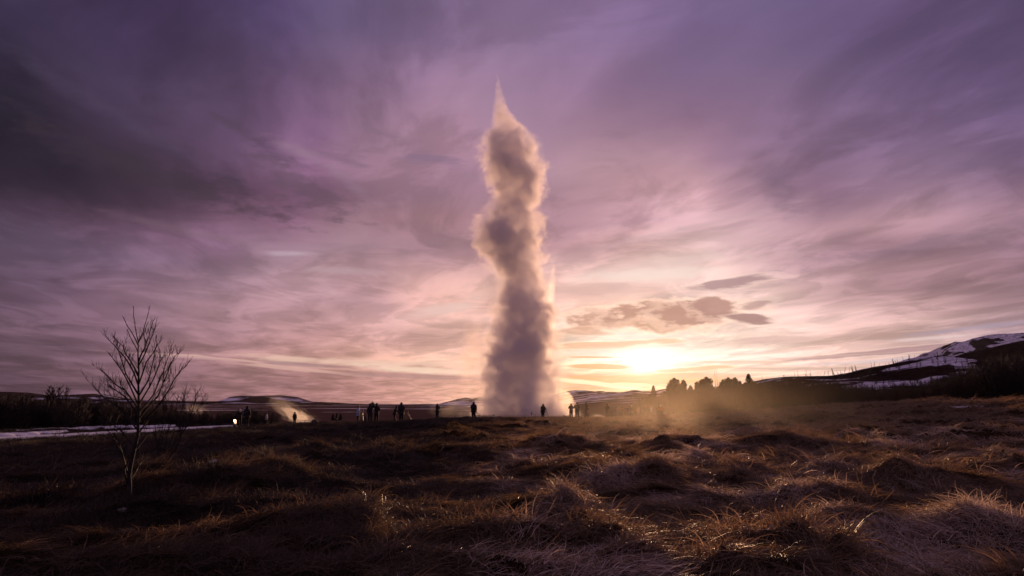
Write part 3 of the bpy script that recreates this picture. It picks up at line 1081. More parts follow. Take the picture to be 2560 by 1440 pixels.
def sapling():
    r = random.Random(11)
    g0 = gpt(326, 1270)
    Y = g0.y
    root = link('bare_sapling', None, loc=g0)
    root.empty_display_size = .2
    tag(root, 'bare young birch with a thin dark trunk standing alone at left', 'tree')

    def part(name, mb):
        o = mb.build(name, M_BARK, root)
        o.location = -g0
        return o
    tr = [(326, 1285), (322, 1235), (322, 1190), (332, 1140), (344, 1090), (347, 1040), (346, 960), (345, 890), (346, 850)]
    mb = MB()
    pts = px_limb(tr, Y, .15, .01, r)
    mb.tube(pts, [.040 - .033 * (i / (len(pts) - 1)) for i in range(len(pts))], 8)
    grow_twigs(mb, pts[8:], [.012] * len(pts[8:]), r, 5, .35, .9, 1, .8)
    part('trunk', mb)
    limbs = [
        [(346, 856), (338, 818), (334, 790), (334, 765)],
        [(347, 856), (358, 830), (366, 800), (375, 763)],
        [(345, 862), (330, 832), (318, 815), (306, 790)],
        [(345, 880), (332, 855), (324, 840), (318, 824)],
        [(350, 850), (362, 828), (370, 805)],
        [(346, 905), (362, 870), (372, 842), (379, 817)],
        [(346, 915), (368, 872), (376, 850), (386, 820)],
        [(345, 960), (320, 905), (295, 875), (280, 858), (266, 841)],
        [(345, 985), (315, 935), (297, 880), (293, 852)],
        [(345, 940), (325, 900), (308, 866), (302, 860)],
        [(345, 1010), (318, 950), (290, 905), (273, 882)],
        [(346, 1020), (312, 975), (285, 958), (270, 940), (252, 925)],
        [(345, 1040), (310, 990), (288, 975), (272, 965)],
        [(345, 1065), (300, 1020), (268, 1000), (250, 985), (238, 970)],
        [(347, 960), (366, 905), (385, 880), (393, 860)],
        [(347, 990), (372, 950), (382, 905), (392, 862)],
        [(348, 1010), (375, 965), (400, 905), (408, 893), (404, 895)],
        [(348, 1030), (385, 985), (410, 925), (420, 895), (426, 881)],
        [(349, 1045), (395, 990), (418, 935), (430, 905), (438, 888)],
        [(349, 1060), (400, 1010), (430, 960), (445, 935), (451, 925)],
        [(344, 1075), (315, 1040), (290, 1010), (271, 977)],
        [(345, 1085), (370, 1050), (395, 1040), (420, 1000)],
        [(340, 1120), (300, 1075), (270, 1050)],
        [(338, 1125), (370, 1085), (400, 1075)],
        [(322, 1195), (312, 1150), (304, 1130), (290, 1105)],
        [(326, 1200), (350, 1160), (372, 1140)],
        [(321, 1230), (312, 1180), (308, 1140), (298, 1110), (275, 1080)],
    ]
    for i, lb in enumerate(limbs):
        mb = MB()
        dy = r.uniform(-.7, .7) * (.5 if i < 5 else 1.0)
        pts = px_limb(lb, Y + .1, dy, .03, r)
        base = .009 if i < 5 else .015
        rads = limb(mb, pts, base, .0040, 5)
        grow_twigs(mb, pts[1:], rads[1:], r, 14.0 if i >= 5 else 4.0, (.24 if i < 11 or 13 < i < 17 else .32) if i >= 5 else .07, 1.0, 1 if i >= 5 else 0, .55, .0034)
        part('branch', mb)
    return root


sapling()


def bush(name, base, stems, label, cat, seed, h, lean=(0, 0), spread=.6, dens=6, tl=.4, r0=.03, mat=None, group=None):
    r = random.Random(seed)
    root = link(name, None, loc=base)
    root.empty_display_size = .2
    tag(root, label, cat, group)
    for k in range(stems):
        mb = MB()
        a = r.uniform(0, 6.28)
        d = Vector((math.cos(a) * spread * r.uniform(.3, 1) + lean[0], math.sin(a) * spread * r.uniform(.3, 1) + lean[1], 1)).normalized()
        L = h * r.uniform(.7, 1.08)
        pts = [Vector((math.cos(a) * .08, math.sin(a) * .08, -.1))]
        n = 6
        for i in range(n):
            d = (d + Vector((r.gauss(0, .10), r.gauss(0, .10), .06))).normalized()
            pts.append(pts[-1] + d * L / n)
        rads = limb(mb, pts, r0 * r.uniform(.6, 1), .006, 5)
        grow_twigs(mb, pts[2:], rads[2:], r, dens, tl, .7, 1, .75, .0065)
        mb.build('stem', mat or M_BARK, root)
    return root


# shrub right behind the sapling, leaning to the right
b0 = gpt(400, 1150)
bush('bare_shrub', b0, 6, 'twiggy bare shrub leaning right behind the young birch', 'shrub', 21, 2.5, (.10, 0), .22, 8, .5, .022)
b1 = gpt(418, 1145)
bush('bare_shrub', b1, 4, 'feathery bare shrub at the right end of the birch twigs, leaning far right', 'shrub', 22, 2.5, (.42, 0), .16, 9, .45, .020)
for i, (px, py, h, lab) in enumerate([
        (215, 1112, .9, 'low spreading willow scrub at the left of the sapling by the snow path'),
        (290, 1108, 1.1, 'low willow scrub just left of the birch trunk over the snow'),
        (420, 1100, 1.0, 'low willow scrub right of the birch trunk over the snow'),
        (150, 1098, .7, 'sparse small scrub on the near snow verge at far left'),
        (60, 1085, .8, 'bare scrub poking through the snow at the left edge')]):
    bush('willow_scrub', gpt(px, py), 5, lab, 'shrub', 40 + i, h, (random.uniform(-.3, .3), 0), 1.1, 8, .35, .014, group='low willow scrub along the snow path')


def bare_tree_mesh(seed, h=4.0, stems=1, dens=3.2, crown_from=.25, wide=.5, tl=.9, rt=.05, tw=.005):
    """returns (trunk mesh, crown mesh)"""
    r = random.Random(seed)
    tb, cb = MB(), MB()
    for s_ in range(stems):
        a = r.uniform(0, 6.28)
        off = Vector((math.cos(a), math.sin(a), 0)) * (.15 if stems > 1 else 0)
        d = Vector((off.x * .9, off.y * .9, 1)).normalized()
        pts = [off * .4 + Vector((0, 0, -.15))]
        n = 8
        L = h * (r.uniform(.8, 1) if s_ else 1)
        for i in range(n):
            d = (d + Vector((r.gauss(0, .06), r.gauss(0, .06), .05))).normalized()
            pts.append(pts[-1] + d * L / n)
        rads = limb(tb, pts, rt, .008, 5)
        k0 = int(n * crown_from)
        for i in range(k0, n):
            for _ in range(max(2, int(dens))):
                t = r.random()
                p = pts[i].lerp(pts[i + 1], t)
                a = r.uniform(0, 6.28)
                hh = (i + t) / n
                l = h * wide * (1.08 - hh) * r.uniform(.5, 1)
                dd = Vector((math.cos(a), math.sin(a), r.uniform(.5, 1.3))).normalized()
                q1 = p + dd * l * .5
                q2 = q1 + (dd + Vector((0, 0, .45))).normalized() * l * .5
                cb.tube([p, q1, q2], [rads[i] * .4 + tw * .6, tw, tw * .5], 3, False)
                grow_twigs(cb, [p, q1, q2], [tw, tw, tw], r, 3.6, tl * .5, .8, 1, .7, tw * .5)
    return tb.mesh('trunk'), cb.mesh('crown')


# joined prototypes for the birch masses
def mass_proto(seed, h, **kw):
    a, b = bare_tree_mesh(seed, h, **kw)
    V = np.empty(len(a.vertices) * 3), np.empty(len(b.vertices) * 3)
    a.vertices.foreach_get('co', V[0])
    b.vertices.foreach_get('co', V[1])
    na = len(a.vertices)
    vs = np.concatenate([V[0], V[1]]).reshape(-1, 3)
    fs = [tuple(p.vertices) for p in a.polygons] + [tuple(q + na for q in p.vertices) for p in b.polygons]
    me = mesh_np('birch_thicket_tree', vs, fs)
    return proto('birch_thicket_tree', me, M_THICK)


thick_p = [mass_proto(600 + k, 4.0, stems=1 + k % 3, dens=2.4, wide=.36, tl=1.1, tw=.024, crown_from=.05) for k in range(5)]
low_p = [mass_proto(700 + k, 2.2, stems=3, dens=2.2, wide=.55, tl=.8, tw=.017, crown_from=.0, rt=.025) for k in range(4)]


def ground_z(x, y):
    z = H(x, y)
    zz = SIDE.z(x, y)
    inside = (y > SIDE.Y0 - SIDE.front) & (x > SIDE.xs[0])
    return np.where(inside, np.maximum(z, zz), z)


def birch_wood():
    X, Y, Sz = [], [], []
    FRONT = 900
    # outline of the mass: (px, py of the top)
    ox = [1545, 1570, 1600, 1640, 1700, 1750, 1800, 1870, 1950, 2040, 2100, 2150, 2200, 2260, 2310, 2350, 2400, 2450, 2500, 2560, 2700, 3000]
    oy = [1026, 1012, 996, 986, 974, 968, 964, 956, 950, 946, 952, 962, 962, 958, 952, 940, 920, 900, 888, 876, 862, 850]
    n = 0
    tries = 0
    while n < 4200 and tries < 120000:
        tries += 1
        y = 84 + 205 * random.random() ** 1.6
        px = random.uniform(1545, 3000) if random.random() < .25 else random.uniform(1545, 2580)
        if n < FRONT:
            y, px = random.uniform(86, 104), random.uniform(1540, 2000)
        d = pdir(px, 1000)
        x = d.x / d.y * y
        if y < 84 + 4 * (1 - sst(12, 20, x)):
            continue
        z = float(ground_z(np.array([x]), np.array([y]))[0])
        top = P(px, float(np.interp(px, ox, oy)) + random.uniform(-5, 26), y).z
        h = top - z
        if h < 1.1:
            continue
        h = min(h, random.uniform(3.6, 8.5))
        X.append(x), Y.append(y), Sz.append(h / 4.1)
        n += 1
    X, Y, Sz = np.array(X), np.array(Y), np.array(Sz)
    pts = np.stack([X, Y, ground_z(X, Y) - .1], -1)
    rot = np.stack([rng.normal(0, .04, n), rng.normal(0, .04, n), rng.uniform(0, 6.28, n)], -1)
    scatter('birch_thicket', thick_p, pts, rot, Sz, np.zeros(n), 'dense dark leafless birch wood along the right edge of the field')


birch_wood()


def edge_scrub():
    X, Y, Sz = [], [], []
    ox = [1525, 1545, 1570, 1600, 1640, 1700, 1760, 1900, 2100]
    oy = [1036, 1022, 1010, 998, 988, 980, 978, 975, 985]
    while len(X) < 750:
        y, px = random.uniform(86, 100), 1525 + 480 * random.random() ** 1.3
        d = pdir(px, 1000)
        x = d.x / d.y * y
        z = float(ground_z(np.array([x]), np.array([y]))[0])
        h = P(px, float(np.interp(px, ox, oy)) + random.uniform(-3, 24), y).z - z
        if h < .6:
            h = .6
        X.append(x), Y.append(y), Sz.append(min(h, 4.0) / 2.3)
    X, Y, Sz = np.array(X), np.array(Y), np.array(Sz)
    pts = np.stack([X, Y, ground_z(X, Y) - .1], -1)
    rot = np.stack([rng.normal(0, .05, len(X)), rng.normal(0, .05, len(X)), rng.uniform(0, 6.28, len(X))], -1)
    scatter('edge_scrub', low_p, pts, rot, Sz, np.zeros(len(X)), 'dense leafless scrub at the foot of the wood right of the geyser')


edge_scrub()

# thin wood on the snowy hillside
def hill_wood():
    n = 420
    x = rng.uniform(105, 230, n)
    y = rng.uniform(165, 290, n)
    px = np.array([proj((a, b, 10))[0] for a, b in zip(x, y)])
    k = (px > 1950) & (px < 2700) & (fbm(x * .05, y * .05, 2, 3) > .42)
    x, y = x[k], y[k]
    n = len(x)
    pts = np.stack([x, y, SIDE.z(x, y) - .1], -1)
    rot = np.stack([np.zeros(n), np.zeros(n), rng.uniform(0, 6.28, n)], -1)
    scatter('hillside_birches', thick_p, pts, rot, rng.uniform(.5, .95, n), np.zeros(n), 'thin scatter of bare birches over the snow on the hillside')


hill_wood()

# thicket on the left behind the snow path
def left_wood():
    X, Y, Sz = [], [], []
    ox = [-200, 0, 40, 80, 150, 200, 250, 300, 350, 400, 450, 500, 560, 600, 640, 690, 720]
    oy = [1000, 985, 975, 990, 990, 985, 992, 1000, 1004, 1008, 1016, 1022, 1024, 1022, 1014, 1030, 1046]
    n = 0
    while n < 760:
        px = random.uniform(-350, 700)
        y = random.uniform(58, 84) if px < 560 else random.uniform(78, 90)
        d = pdir(px, 1000)
        x = d.x / d.y * y
        if px < 560 and x > -40 + random.uniform(-2.5, 1.5) and y < 72:
            continue
        z = Hf(x, y)
        top = P(px, float(np.interp(px, ox, oy)) + random.uniform(-4, 22), y).z
        h = top - z
        if h < .5:
            n += 1
            continue
        X.append(x), Y.append(y), Sz.append(min(h, 4.5) / 2.3)
        n += 1
    X, Y, Sz = np.array(X), np.array(Y), np.array(Sz)
    n = len(X)
    pts = np.stack([X, Y, H(X, Y) - .1], -1)
    rot = np.stack([rng.normal(0, .06, n), rng.normal(0, .06, n), rng.uniform(0, 6.28, n)], -1)
    scatter('willow_thicket', low_p, pts, rot, Sz, np.zeros(n), 'dark leafless thicket behind the snow path on the left')


left_wood()


def place_tree(meshes, base, scale, name, label, cat, group, yaw=0.0, mats=None, names=('trunk', 'crown')):
    root = link(name, None, loc=base)
    root.empty_display_size = .3
    root.rotation_euler = (0, 0, yaw)
    root.scale = (scale, scale, scale)
    tag(root, label, cat, group)
    for nm, me, mt in zip(names, meshes, mats or (M_BARK, M_TWIG)):
        link(nm, me, mt, root)
    return root


rt = bare_tree_mesh(801, 4.0, stems=3, dens=6, crown_from=.3, wide=.52, tl=.9, rt=.09, tw=.034)
for px, top, yaw, lab in [(118, 960, 0, 'round-crowned bare tree above the left thicket, left half of the pair'),
                          (152, 960, 2.2, 'round-crowned bare tree above the left thicket, right half of the pair')]:
    b = P(px, 1040, 74)
    b.z = Hf(b.x, b.y)
    h = P(px, top, 74).z - b.z
    place_tree(rt, b, h / 4.1, 'bare_tree', lab, 'tree', 'bare trees above the left thicket', yaw)
rt2 = bare_tree_mesh(802, 4.0, stems=2, dens=4, crown_from=.3, wide=.35, tl=.8, rt=.07, tw=.018)
for px, top, lab in [(40, 976, 'small upright bare tree near the left edge of the picture'), (196, 982, 'short bare tree right of the round-crowned pair'),
                     (410, 992, 'thin bare tree behind the feathery shrub')]:
    b = P(px, 1040, 76)
    b.z = Hf(b.x, b.y)
    h = P(px, top, 76).z - b.z
    place_tree(rt2, b, h / 4.1, 'bare_tree', lab, 'tree', 'bare trees above the left thicket', px)


# pines
def pine_mesh(seed, h=5.0, w=1.3, clumps=46, tapered=False):
    r = random.Random(seed)
    tb, cb = MB(), MB()
    tb.tube([(0, 0, -.3), (0, 0, h * .5), (0, 0, h * .96)], [.11, .07, .02], 6)
    for k in range(clumps):
        t = r.random() ** .8
        z = h * (.08 + .9 * t)
        rad = w * ((1 - t) ** (.9 if tapered else .45)) * r.uniform(.45, 1.0)
        a = r.uniform(0, 6.28)
        tip = Vector((rad * math.cos(a), rad * math.sin(a), z + rad * .35))
        st = Vector((0, 0, z - rad * .15))
        tb.tube([st, (st + tip) / 2 + Vector((0, 0, -.04)), tip], [.025, .016, .006], 3, False)
        for c_ in range(4):
            cc = st.lerp(tip, .45 + .2 * c_)
            cr = r.uniform(.14, .30) * (1.15 - .5 * t)
            for _ in range(16):
                v = Vector((r.gauss(0, 1), r.gauss(0, 1), r.gauss(0, 1))).normalized()
                p = cc + v * cr * r.uniform(.2, 1)
                d = (v + Vector((0, 0, .7))).normalized() * r.uniform(.12, .24)
                s_ = d.orthogonal().normalized() * r.uniform(.03, .06)
                b = len(cb.v)
                cb.v += [p - s_, p + s_, p + d]
                cb.f.append((b, b + 1, b + 2))
    # leader shoots
    for k in range(5):
        a = r.uniform(0, 6.28)
        p = Vector((.12 * math.cos(a), .12 * math.sin(a), h * .92))
        for _ in range(26):
            q = p + Vector((r.gauss(0, .04), r.gauss(0, .04), r.uniform(0, h * .1)))
            b = len(cb.v)
            cb.v += [q + Vector((-.03, 0, 0)), q + Vector((.03, 0, 0)), q + Vector((r.gauss(0, .04), 0, .13))]
            cb.f.append((b, b + 1, b + 2))
    return tb.mesh('trunk'), cb.mesh('crown')


pA = pine_mesh(31, 5.0, 1.9, 120)
pB = pine_mesh(32, 5.0, 1.25, 90)
pC = pine_mesh(33, 5.0, 2.0, 120, True)
PINES = [(1636, 965, pC, .80, 'pine standing apart at the left end of the tree line'),
         (1690, 946, pA, 1.0, 'broad pine with a tall knob top, second from the left end'),
         (1713, 951, pB, .9, 'slim pine right against the broad knob-topped pine'),
         (1746, 955, pB, 1.0, 'lower shoulder pine left of the widest pine'),
         (1770, 944, pA, 1.05, 'widest pine just left of the two thin poles'),
         (1812, 950, pA, .8, 'ragged pine just right of the two thin poles'),
         (1826, 945, pA, .9, 'round-topped pine in the middle of the right cluster'),
         (1843, 945, pB, .95, 'narrow flat-topped pine right of the round-topped one'),
         (1854, 953, pB, .75, 'short pine at the right of the cluster'),
         (1877, 936, pC, .95, 'tallest pointed pine at the right end of the row'),
         (1662, 978, pC, .9, 'low pine filling the gap right of the left end pine'),
         (1676, 962, pB, 1.0, 'small pine on the left shoulder of the knob-topped pine'),
         (1702, 962, pA, .9, 'low pine between the knob-topped pine and the slim pine'),
         (1729, 964, pC, .9, 'low pine just right of the slim pine'),
         (1758, 950, pB, 1.1, 'pine pressed against the left side of the widest pine'),
         (1784, 962, pC, .8, 'low pine directly left of the bare poles'),
         (1803, 966, pB, 1.0, 'low pine directly right of the bare poles'),
         (1865, 958, pA, .8, 'low pine between the short pine and the tallest pointed pine'),
         (1892, 954, pC, .8, 'low pine right of the tallest pointed pine')]
for i, (px, top, ms, wsc, lab) in enumerate(PINES):
    Y = 98 + (i % 3) * 2.5
    b = P(px, 1040, Y)
    b.z = float(ground_z(np.array([b.x]), np.array([b.y]))[0])
    h = P(px, top, Y).z - b.z
    o = place_tree(ms, b, h / 5.05, 'pine_tree', lab, 'pine tree', 'pines in a row against the sunset', i * 1.3, (M_BARK, M_NEEDLE))
    o.scale.x *= wsc
    o.scale.y *= wsc
for i, (px, top, sc_) in enumerate([(832, 1040, 1), (841, 1033, 1), (851, 1040, 1)]):
    b = P(px, 1050, 92)
    b.z = Hf(b.x, b.y)
    h = max(1.0, P(px, top, 92).z - b.z)
    place_tree(pC, b, h / 5.05, 'young_spruce', ['left', 'tallest, middle', 'right'][i] + ' of three small dark spruces beyond the field edge', 'spruce', 'small spruces beyond the field edge', i, (M_BARK, M_NEEDLE))
for px, top, lab in [(1792, 927, 'left of the two thin bare poles among the pines'), (1797, 928, 'right of the two thin bare poles among the pines')]:
    b = P(px, 1040, 103)
    b.z = float(ground_z(np.array([b.x]), np.array([b.y]))[0])
    h = P(px, top, 103).z - b.z
    mb = MB()
    mb.tube([(0, 0, -.2), (.02, 0, h * .5), (0, 0, h)], [.05, .035, .015], 5)
    r = random.Random(px)
    grow_twigs(mb, [(0, 0, h * .3), (0, 0, h * .75)], [.01, .008], r, 1.2, .5, .9, 0, .4, .006)
    o = mb.build('bare_pole', M_BARK, None, loc=b)
    tag(o, lab, 'pole', 'thin bare poles among the pines')

# saplings on the ridge
rs = bare_tree_mesh(803, 4.0, stems=1, dens=3, crown_from=.25, wide=.26, tl=.7, rt=.08, tw=.032)
rs2 = bare_tree_mesh(804, 4.0, stems=2, dens=4, crown_from=.2, wide=.30, tl=.8, rt=.08, tw=.034)
RIDGE = [(1905, 938), (1917, 940), (2026, 926), (2044, 932), (2060, 926), (2070, 925), (2083, 920), (2094, 922), (2101, 924), (2111, 915), (2122, 917), (2133, 914), (2141, 913), (2181, 904), (2187, 902), (2199, 907), (2215, 906), (2236, 896), (2262, 890), (2275, 886), (2289, 887)]
where = ['at the far left of the ridge', 'second from the left on the ridge', 'third from the left on the ridge', 'fourth along the ridge, short', 'fifth along the ridge, low', 'sixth along the ridge, beside a denser one',
         'seventh along the ridge, dense', 'eighth along the ridge, thin', 'ninth along the ridge, low and thin', 'tenth along the ridge, tall', 'eleventh along the ridge', 'twelfth along the ridge, dark',
         'thirteenth along the ridge, dark and tall', 'left of the isolated pair on the ridge', 'right of the isolated pair on the ridge', 'low one right of the isolated pair', 'lone low one before the ridge top',
         'lone full one on the climb to the ridge top', 'left of the three nearest the ridge top', 'broadest, middle of the three nearest the ridge top', 'right of the three nearest the ridge top']
for i, (px, top) in enumerate(RIDGE):
    b = P(px, 930, 298)
    b.z = float(SIDE.z(np.array([b.x]), np.array([b.y]))[0])
    h = max(1.2, P(px, top, 298).z - b.z)
    ms = rs2 if i in (6, 11, 12, 17, 19) else rs
    place_tree(ms, b, h / 4.0, 'ridge_birch', 'bare birch ' + where[i], 'birch', 'bare birches on the hillside ridge', i * 1.1)

# ------------------------------------------------------------------ stones
def stone(name, loc, r, mat, label, seed, flat=.6):
    rr = random.Random(seed)
    bm = bmesh.new()
    bmesh.ops.create_icosphere(bm, subdivisions=3, radius=1.0)
    ph = [Vector((rr.gauss(0, 1), rr.gauss(0, 1), rr.gauss(0, 1))).normalized() for _ in range(9)]
    for v in bm.verts:
        d = v.co.normalized()
        k = 1.0
        for q in ph:
            k = min(k, .72 / max(.2, d.dot(q)) + .12)
        v.co = Vector((d.x * r[0], d.y * r[1], d.z * r[2] * flat)) * k
    me = bpy.data.meshes.new(name)
    bm.to_mesh(me)
    bm.free()
    o = link(name, me, mat, loc=loc)
    tag(o, label, 'stone')
    return o


g1 = gpt(538, 1163)
stone('stone', g1 + Vector((0, 0, .06)), (.15, .12, .14), M_STONE, 'pale fist-sized stone in the heath right of the sapling', 3)
g1 = gpt(309, 1280)
stone('stone', g1 + Vector((0, 0, .02)), (.10, .08, .08), M_STONE, 'small pale stone at the foot of the sapling', 4)
g1 = P(787, 1058, 80)
g1.z = Hf(g1.x, g1.y)
stone('boulder', g1 + Vector((0, 0, .1)), (.42, .36, .55), M_DSTONE, 'dark dome-shaped boulder beside the left steam vent', 5, 1.0)['category'] = 'boulder'
for px, py, lab in [(630, 1066, 'small stone at the far end of the path')]:
    g1 = P(px, 1060, 74)
    g1.z = Hf(g1.x, g1.y)
    stone('stone', g1, (.15, .15, .1), M_DSTONE, lab, 8)


# ------------------------------------------------------------------ people
def skin_mesh(name, joints, edges, radii, root, mat, parent, sub=1):
    me = bpy.data.meshes.new(name)
    me.from_pydata([tuple(j) for j in joints], edges, [])
    me.update()
    o = link(name, me, mat, parent)
    md = o.modifiers.new('skin', 'SKIN')
    lay_ = me.skin_vertices[0] if len(me.skin_vertices) else None
    if lay_ is None:
        bm = bmesh.new()
        bm.from_mesh(me)
        bm.verts.layers.skin.verify()
        bm.to_mesh(me)
        bm.free()
        lay_ = me.skin_vertices[0]
    for i, rr in enumerate(radii):
        lay_.data[i].radius = (rr, rr) if not hasattr(rr, '__len__') else rr
        lay_.data[i].use_root = (i == root)
    md.use_smooth_shade = True
    sb = o.modifiers.new('smooth', 'SUBSURF')
    sb.levels = sub
    sb.render_levels = sub
    return o


CLOTH = {}


def cloth(name, col):
    if name not in CLOTH:
        CLOTH[name] = pbr(name, col, .85, .2, 14)
    return CLOTH[name]


BLACK = ('black_cloth', (.012, .011, .013))
NAVY = ('navy_cloth', (.018, .018, .032))
BROWN = ('brown_cloth', (.035, .022, .018))
GREYB = ('pale_blue_cloth', (.30, .34, .50))
WHITE = ('white_cloth', (.62, .58, .60))
PINK = ('pale_pink_cloth', (.42, .30, .36))
PURP = ('purple_cloth', (.10, .06, .14))
ORNG = ('orange_cloth', (.40, .10, .03))
SAND = ('sand_cloth', (.35, .26, .19))


def person(base, height, yaw, label, arms=('down', 'down'), lean=0.0, lean_side=0.0, jacket=BLACK, trousers=BLACK, head='hood', headc=None,
           coat=0.0, pack=None, step=.0, girth=1.0, crouch=False, hair_long=False, group='people watching the eruption', bag=None):
    k = height / 1.76
    root = link('person', None, loc=base)
    root.rotation_euler = (0, 0, yaw)
    root.scale = (k, k, k)
    root.empty_display_size = .3
    tag(root, label, 'person', group)
    g = girth * 1.16
    if crouch:
        hipz, kneef, kneez = .34, .34, .46
    else:
        hipz, kneef, kneez = .90, .03, .49
    lx, ly = math.sin(lean_side), math.sin(lean)
    cz = math.cos(lean)

    def up(h_):
        return Vector((lx * h_, ly * h_, hipz + .04 + cz * h_))
    pel, spn, che, nek, hed, crn = up(0), up(.22), up(.42), up(.56), up(.66), up(.78)
    J = [pel, spn, che, nek, hed, crn]
    E = [(0, 1), (1, 2), (2, 3), (3, 4), (4, 5)]
    Rd = [(.14, .11), (.13, .10), (.15, .11), .055, (.085, .10), (.07, .075)]
    J.append(hed + Vector((0, .11, -.015)))
    E.append((4, 6))
    Rd.append(.016)                                   # nose
    jj, je, jr = [pel - Vector((0, 0, .02 + coat)), pel, spn, che, up(.52)], [(0, 1), (1, 2), (2, 3), (3, 4)], [(.19 * g, .15 * g), (.18 * g, .15 * g), (.18 * g, .15 * g), (.20 * g, .16 * g), (.10, .10)]
    for sgn, arm in zip((-1, 1), arms):
        sh = che + Vector((sgn * .18, 0, .06))
        if arm == 'down':
            el_, wr = sh + Vector((sgn * .07, -.02, -.28)), sh + Vector((sgn * .08, .05, -.53))
        elif arm == 'phone':       # hands at the face
            el_, wr = sh + Vector((sgn * .08, .12, -.24)), sh + Vector((-sgn * .08, .26, .04))
        elif arm == 'high':
            el_, wr = sh + Vector((sgn * .14, .10, .20)), sh + Vector((-sgn * .02, .22, .42))
        elif arm == 'front':
            el_, wr = sh + Vector((sgn * .08, .08, -.26)), sh + Vector((0, .32, -.22))
        elif arm == 'side':
            el_, wr = sh + Vector((sgn * .11, .05, -.25)), sh + Vector((-sgn * .02, .26, -.30))
        elif arm == 'ring':
            el_, wr = sh + Vector((sgn * .30, .02, .16)), sh + Vector((sgn * .26, .05, .44))
        hd = wr + (wr - el_).normalized() * .08
        b = len(J)
        J += [sh, el_, wr, hd]
        E += [(2, b), (b, b + 1), (b + 1, b + 2), (b + 2, b + 3)]
        Rd += [.06, .042, .028, (.035, .018)]
        f_ = (wr - el_).normalized()
        s_ = f_.cross(Vector((0, 0, 1)))
        s_ = s_.normalized() if s_.length > .1 else Vector((1, 0, 0))
        for q, ln in zip((-.03, -.01, .01, .03), (.06, .075, .07, .055)):
            J.append(hd + f_ * ln + s_ * q + Vector((0, 0, -.02)))
            E.append((b + 3, len(J) - 1))
            Rd.append(.009)
        J.append(wr + f_ * .07 + s_ * -.055)
        E.append((b + 2, len(J) - 1))
        Rd.append(.011)
        b = len(jj)
        jj += [sh, el_, wr]
        je += [(3, b), (b, b + 1), (b + 1, b + 2)]
        jr += [.095 * g, .072 * g, .055 * g]
    tj, te, tr_ = [pel], [], [(.155 * g, .13 * g)]
    for sgn in (-1, 1):
        st = sgn * step
        hp = Vector((sgn * .09, 0, hipz - .03))
        kn = Vector((sgn * .11, kneef + st * .5, kneez))
        an = Vector((sgn * .12, st - (.05 if crouch else 0), .09))
        to = an + Vector((sgn * .02, .16, -.045))
        b = len(J)
        J += [hp, kn, an, to]
        E += [(0, b), (b, b + 1), (b + 1, b + 2), (b + 2, b + 3)]
        Rd += [.085, .055, .042, (.045, .035)]
        b = len(tj)
        tj += [hp, kn, an + Vector((0, 0, .02))]
        te += [(0, b), (b, b + 1), (b + 1, b + 2)]
        tr_ += [.105 * g, .082 * g, .070 * g]
    skin_mesh('body', J, E, Rd, 0, M_SKIN, root)
    skin_mesh('jacket', jj, je, jr, 1, cloth(*jacket), root)
    skin_mesh('trousers', tj, te, tr_, 0, cloth(*trousers), root)
    for sgn in (-1, 1):
        st = sgn * step
        mb = MB()
        a_ = Vector((sgn * .12, st - (.05 if crouch else 0), .0))
        mb.tube([a_ + Vector((0, -.08, .05)), a_ + Vector((0, .0, .06)), a_ + Vector((sgn * .02, .12, .045)), a_ + Vector((sgn * .02, .20, .035))], [.05, .06, .055, .03], 8)
        mb.tube([a_ + Vector((0, -.02, .03)), a_ + Vector((0, -.02, .20))], [.06, .065], 8)
        mb.build('boot', cloth(*BLACK), root, True)
    hm = cloth(*(headc or jacket))
    mb = MB()
    rl = Matrix.Rotation(-lean * .5, 3, 'X')
    if head == 'hood':
        mb.ball(hed + Vector((0, -.02, .04)), (.125, .14, .155), 12, 8, rl)
        mb.tube([nek + Vector((0, -.02, -.06)), hed + Vector((0, -.03, -.02))], [.13, .12], 10)
        mb.build('hood', hm, root, True)
    elif head == 'hat':
        mb.ball(hed + Vector((0, -.005, .075)), (.112, .12, .11), 12, 8, rl)
        mb.tube([hed + Vector((0, 0, .03)), hed + Vector((0, 0, .075))], [.118, .120], 12)
        mb.ball(hed + Vector((0, 0, .195)), .03, 8, 5)
        mb.build('hat', hm, root, True)
    else:
        mb.ball(hed + Vector((0, -.02, .05)), (.108, .118, .12), 12, 8, rl)
        if hair_long:
            mb.tube([hed + Vector((0, -.05, .05)), nek + Vector((0, -.08, -.02)), che + Vector((0, -.12, -.02))], [.11, .12, .06], 10)
        mb.build('hair', M_HAIR, root, True)
    if pack:
        mb = MB()
        rb = Matrix.Rotation(-lean, 3, 'X')
        c0 = che + Vector((0, -.24, -.10))
        mb.tube([c0 + Vector((0, 0, -.24)), c0 + Vector((0, -.02, -.18)), c0 + Vector((0, -.03, .0)), c0 + Vector((0, -.01, .18)), c0 + Vector((0, .01, .25))], [.11, .155, .16, .14, .08], 10)
        mb.build('backpack', cloth(*pack), root, True)
    return root


def foot(px, Y):
    d = pdir(px, 1040)
    x = d.x / d.y * Y
    return Vector((x, Y, Hf(x, Y)))


def stand_p(px, top, ft, Yh, label, **kw):
    """person whose soles and crown show at the given photo heights"""
    b = foot(px, Yh)
    b.z = max(b.z, P(px, ft, Yh).z - .06)
    h = P(px, top, Yh).z - b.z
    h = min(max(h * 1.13, .8 if kw.get('crouch') else 1.35), 2.1)
    if kw.get('crouch'):
        h = h * 1.5
    yaw = kw.pop('yaw', 0.0)
    return person(b, h, yaw, label, **kw)


